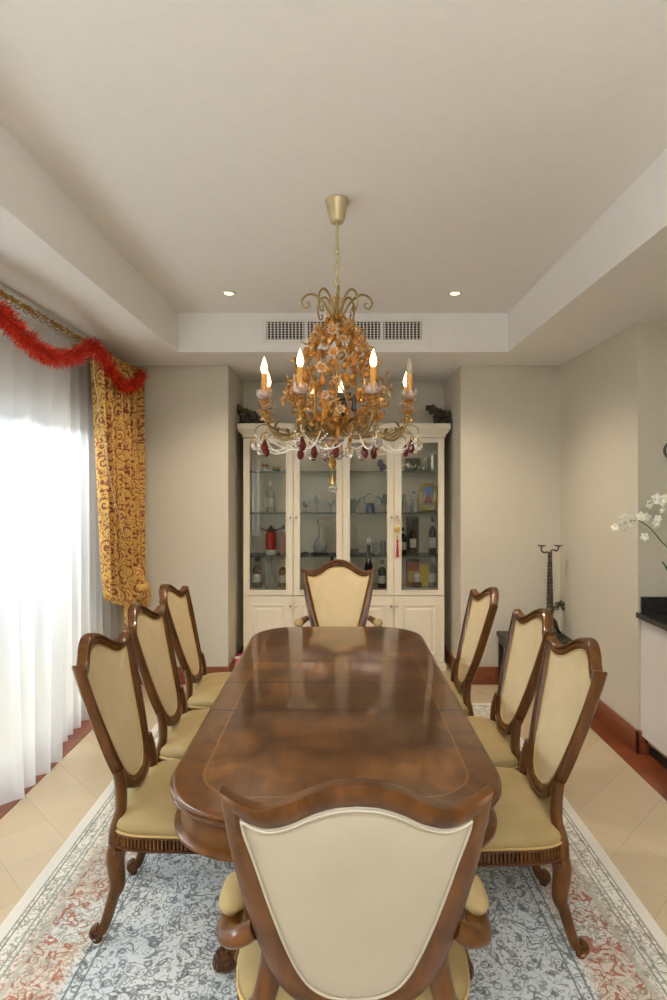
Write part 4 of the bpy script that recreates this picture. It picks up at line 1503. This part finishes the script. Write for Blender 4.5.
# tinsel garland
gp_px = [(-40, 285, 2.62), (-16, 298, 2.75), (2, 315, 2.92), (14, 327, 3.02), (26, 339, 3.12), (41, 352, 3.28), (55, 358, 3.45), (72, 357, 3.68), (84, 352, 3.84), (93, 346, 3.98), (104, 359, 4.12), (115, 378, 4.30), (126, 386, 4.48), (136, 383, 4.64), (142, 373, 4.74)]
gp = []
for a, b_, c in gp_px:
    Yq = 1.545 * F / (VX - a)
    gp.append((-1.545, Yq, min(H - (b_ - VY) * Yq / F, 2.565)))
path = spline(gp, 24)
tn = MB()
rnd = random.Random(3)
tn.tube(path, .006, 6)
for k in range(9000):
    x = rnd.uniform(0, len(path) - 1.001)
    i = int(x)
    c = path[i].lerp(path[i + 1], x - i)
    d = Vector((rnd.gauss(0, 1), rnd.gauss(0, 1), rnd.gauss(0, 1))).normalized()
    L = rnd.uniform(.04, .072)
    e = c + d * L
    e.z = min(e.z, 2.612)
    s_ = d.orthogonal().normalized()
    s_ = (s_ * math.cos(x * 7) + d.cross(s_) * math.sin(x * 7)) * .0011
    tn.add([c - s_, c + s_, e + s_, e - s_], [(0, 1, 2, 3)])
m = noisy('red_tinsel_foil', (.50, .014, .008), (.88, .075, .022), 60, .28, metal=.5)
o = tn.build('tinsel_garland', m, smooth=False)
tag(o, 'bushy red tinsel garland draped along the curtain rod', 'garland')

# fairy light string
t = tag(empty('fairy_light_string', (0, 0, 0)), 'thin string of tiny unlit fairy lights on the rod and patterned curtain', 'string lights')
wp = []
for k in range(24):
    y = 2.45 + k * .053
    wp.append((-1.642 + .012 * math.sin(k * 1.7), y, 2.572 + .022 * math.sin(k * 1.1)))
wp += [(-1.56, 3.72, 2.50)]
wp += [(-1.538, 1.538 * F / (VX - a), H - (b_ - VY) * 1.538 / (VX - a)) for a, b_ in ((94, 372), (99, 410), (106, 450), (112, 490), (120, 520), (127, 548))]
wpth = spline(wp, 6)
MB().tube(wpth, .0018, 5).build('wire', mat('pale_wire', (.62, .55, .42), .5), t)
bm_ = MB().lathe([(.0015, 0), (.004, .003), (.0045, .010), (.002, .016)], 8).mesh('fairy_bulb', M['white'])
for k in range(6, len(wpth), 5):
    o = bpy.data.objects.new('fairy_bulb', bm_)
    COL.objects.link(o)
    o.parent = t
    o.location = wpth[k]
    o.rotation_euler = (k * .9, k * 1.3, 0)

# ------------------------------------------------------------------ low black side table and candelabra
t = tag(empty('side_table', (1.535, 4.63, 0)), 'low black side table in the corner under the candelabra', 'table')
MB().box(-.255, .255, -.17, .17, .41, .45).build('table_top', M['black'], t, smooth=False, bevel=.004)
MB().box(-.24, .24, -.155, .155, .36, .41).build('apron', M['black'], t, smooth=False)
for sx in (-1, 1):
    for sy in (-1, 1):
        MB().box(sx * .225 - .018, sx * .225 + .018, sy * .14 - .018, sy * .14 + .018, .001, .36).build('leg', M['black'], t, smooth=False, bevel=.003)
cx0, cy0 = 1.655, 4.63
t = tag(empty('candelabra', (cx0, cy0, .45)), 'dark bronze twisted two-arm candelabra on the low black side table', 'candelabra')
tw = []
for i in range(90):
    z = .235 + (.655 - .235) * i / 89
    tw.append((z, i / 89))
b = MB()
for ph in (0, PI):
    b.tube([(math.cos(ph + q * 2 * PI * 8) * (.014 - .005 * q), math.sin(ph + q * 2 * PI * 8) * (.014 - .005 * q), z) for z, q in tw], [.014 - .005 * q for z, q in tw], 7)
b.tube([(0, 0, .22), (0, 0, .66)], .009, 8)
b.build('twisted_stem', M['iron'], t)
b = MB().lathe([(.012, .10), (.03, .13), (.022, .17), (.034, .205), (.02, .235), (.012, .24)], 16)
for k in range(3):
    a = k * 2 * PI / 3 + .5
    b.tube(spline([(0, 0, .14), (.05 * math.cos(a), .05 * math.sin(a), .11), (.085 * math.cos(a), .085 * math.sin(a), .04), (.115 * math.cos(a), .115 * math.sin(a), .012)], 5), lerp_list([.022, .018, .013, .011], 16), 8)
b.build('base', M['iron'], t)
for s in (-1, 1):
    b = MB().tube(spline([(0, 0, .645), (s * .02, 0, .66), (s * .045, 0, .655), (s * .066, 0, .672), (s * .066, 0, .705)] if s < 0 else [(0, 0, .64), (s * .012, 0, .672), (s * .035, 0, .675), (s * .052, 0, .668), (s * .066, 0, .685), (s * .066, 0, .705)], 5), .0065, 8)
    b.lathe([(.006, .70), (.03, .708), (.034, .714), (.012, .712)], 14, c=(s * .066, 0, 0))
    b.build('arm', M['iron'], t)
b = MB()
rnd = random.Random(8)
b.tube(spline([(.012, -.01, .24), (.05, -.02, .21), (.07, -.02, .25)], 5), .005, 6)
for k in range(12):
    d = Vector((rnd.gauss(0, 1), rnd.gauss(0, .6), rnd.gauss(0, 1))).normalized()
    leaf(b, Vector((.072, -.02, .24)) + d * .006, d, Vector((0, -1, .2)), .045, .014)
b.build('leaf_spray', M['iron'], t)

# ------------------------------------------------------------------ kitchen counter, orchid, wall fitting
t = tag(empty('kitchen_counter', (0, 0, 0)), 'white panelled counter with black granite top at the kitchen opening', 'counter')
MB().box(1.80, 2.42, .6, YK - .003, .828, .86).build('granite_top', M['granite'], t, smooth=False, bevel=.004)
MB().box(1.83, 2.42, YK - .022, YK - .002, .86, .955).build('upstand', M['granite'], t, smooth=False, bevel=.002)
MB().box(1.832, 1.85, .62, YK - .003, .115, .828).build('front_panel', M['panel_white'], t, smooth=False)
MB().box(1.85, 2.40, .62, YK - .003, .10, .828).build('carcass', M['white'], t, smooth=False)
MB().box(1.875, 2.38, .64, YK - .003, .007, .10).build('toe_kick', M['black'], t, smooth=False)
MB().box(1.828, 1.852, .62, YK - .10, .105, .116).build('edge_strip', M['chrome'], t, smooth=False)

oy = 3.30
ox, _, _ = P(684, 600, oy)
t = tag(empty('orchid_plant', (ox, oy, .8605)), 'white orchid with arching flower sprays in a pot on the black granite counter', 'plant')
MB().lathe([(.045, 0), (.055, .004), (.07, .11), (.074, .12), (.066, .12), (.055, .10), (.004, .10)], 24).build('pot', M['white'], t)
lf = MB()
base_z = .8605


def olf(b, pts, wd):
    p = spline(pts, 5)
    rows = []
    for i, c in enumerate(p):
        q = i / (len(p) - 1)
        w_ = wd * math.sin(PI * (.1 + .88 * q)) + .001
        rows.append([(c.x, c.y - w_, c.z + .006), (c.x, c.y, c.z + .001), (c.x, c.y + w_, c.z + .006), (c.x, c.y, c.z - .003)])
    b.grid(rows, closed_u=True, cap=True)


for k, pts in enumerate(([(0, 0, .10), (-.07, -.02, .24), (-.14, -.03, .345)], [(0, .01, .10), (.08, .02, .20), (.17, .03, .17)], [(0, -.01, .10), (-.06, -.06, .19), (-.12, -.09, .255)], [(0, 0, .10), (.05, -.06, .22), (.11, -.10, .25)])):
    b = MB()
    olf(b, pts, .03)
    b.build('leaf', M['green'], t)


def pl_(px, py, dY=0):
    x, y, z = P(px, py, oy + dY)
    return Vector((x - ox, y - oy, z - base_z))


st1 = spline([(0, 0, .10), pl_(672, 556), pl_(661, 541), pl_(650, 528), pl_(640, 521.5), pl_(630, 521), pl_(618, 526)], 6)
st2 = spline([(.01, 0, .10), pl_(684, 545), pl_(680, 515), pl_(668, 502), pl_(655, 501), pl_(648, 504)], 6)
MB().tube(st1, lerp_list([.004, .0035, .003, .002], len(st1)), 6).tube(st2, lerp_list([.004, .003, .002], len(st2)), 6).build('flower_stem', M['stem'], t)
rnd = random.Random(4)
fls = [(615, 528, .8), (620, 521, .9), (625, 519, 1), (631, 517, 1), (634, 521, .9), (624, 528, .7), (630, 527, .7), (641, 517, 1), (645, 516, 1.1), (648, 504, 1), (656, 499, 1.2), (661, 501, 1.2), (655, 523, 1), (644, 537, .9), (668, 499, 1.2), (661, 510, .7), (658, 519, .8)]
fm = MB()
for k in range(5):
    a = k * 2 * PI / 5 + .3
    leaf(fm, (0, 0, 0), (math.cos(a), math.sin(a), .25), (0, 0, 1), .026, .0105)
fm.ball((0, 0, .004), .005, 8, 5)
fme = fm.mesh('blossom', M['petal'])
for px, py, sc in fls:
    o = bpy.data.objects.new('blossom', fme)
    COL.objects.link(o)
    o.parent = t
    o.location = pl_(px, py, rnd.uniform(-.02, .02))
    o.rotation_euler = (R(90) + rnd.uniform(-.6, .6), rnd.uniform(-.6, .6), rnd.uniform(-.5, .5))
    o.scale = (sc * 1.2, sc * 1.2, sc * 1.2)
x, _, z = P(674, 450.5, YK - .01)
t = tag(empty('wall_clock', (x, YK, z)), 'small round white wall fitting with dark rim at the picture edge', 'wall fitting')
MB().lathe([(.002, 0), (.060, 0), (.064, .010), (.056, .018), (.054, .014), (.002, .014)], 32).xf(Matrix.Rotation(R(90), 4, 'X')).build('rim', mat('dark_rim', (.10, .09, .08), .4), t)
MB().lathe([(.002, .0145), (.05, .0145), (.05, .017), (.002, .019)], 32).xf(Matrix.Rotation(R(90), 4, 'X')).build('face', M['white'], t)
t.name = 'wall_fitting'
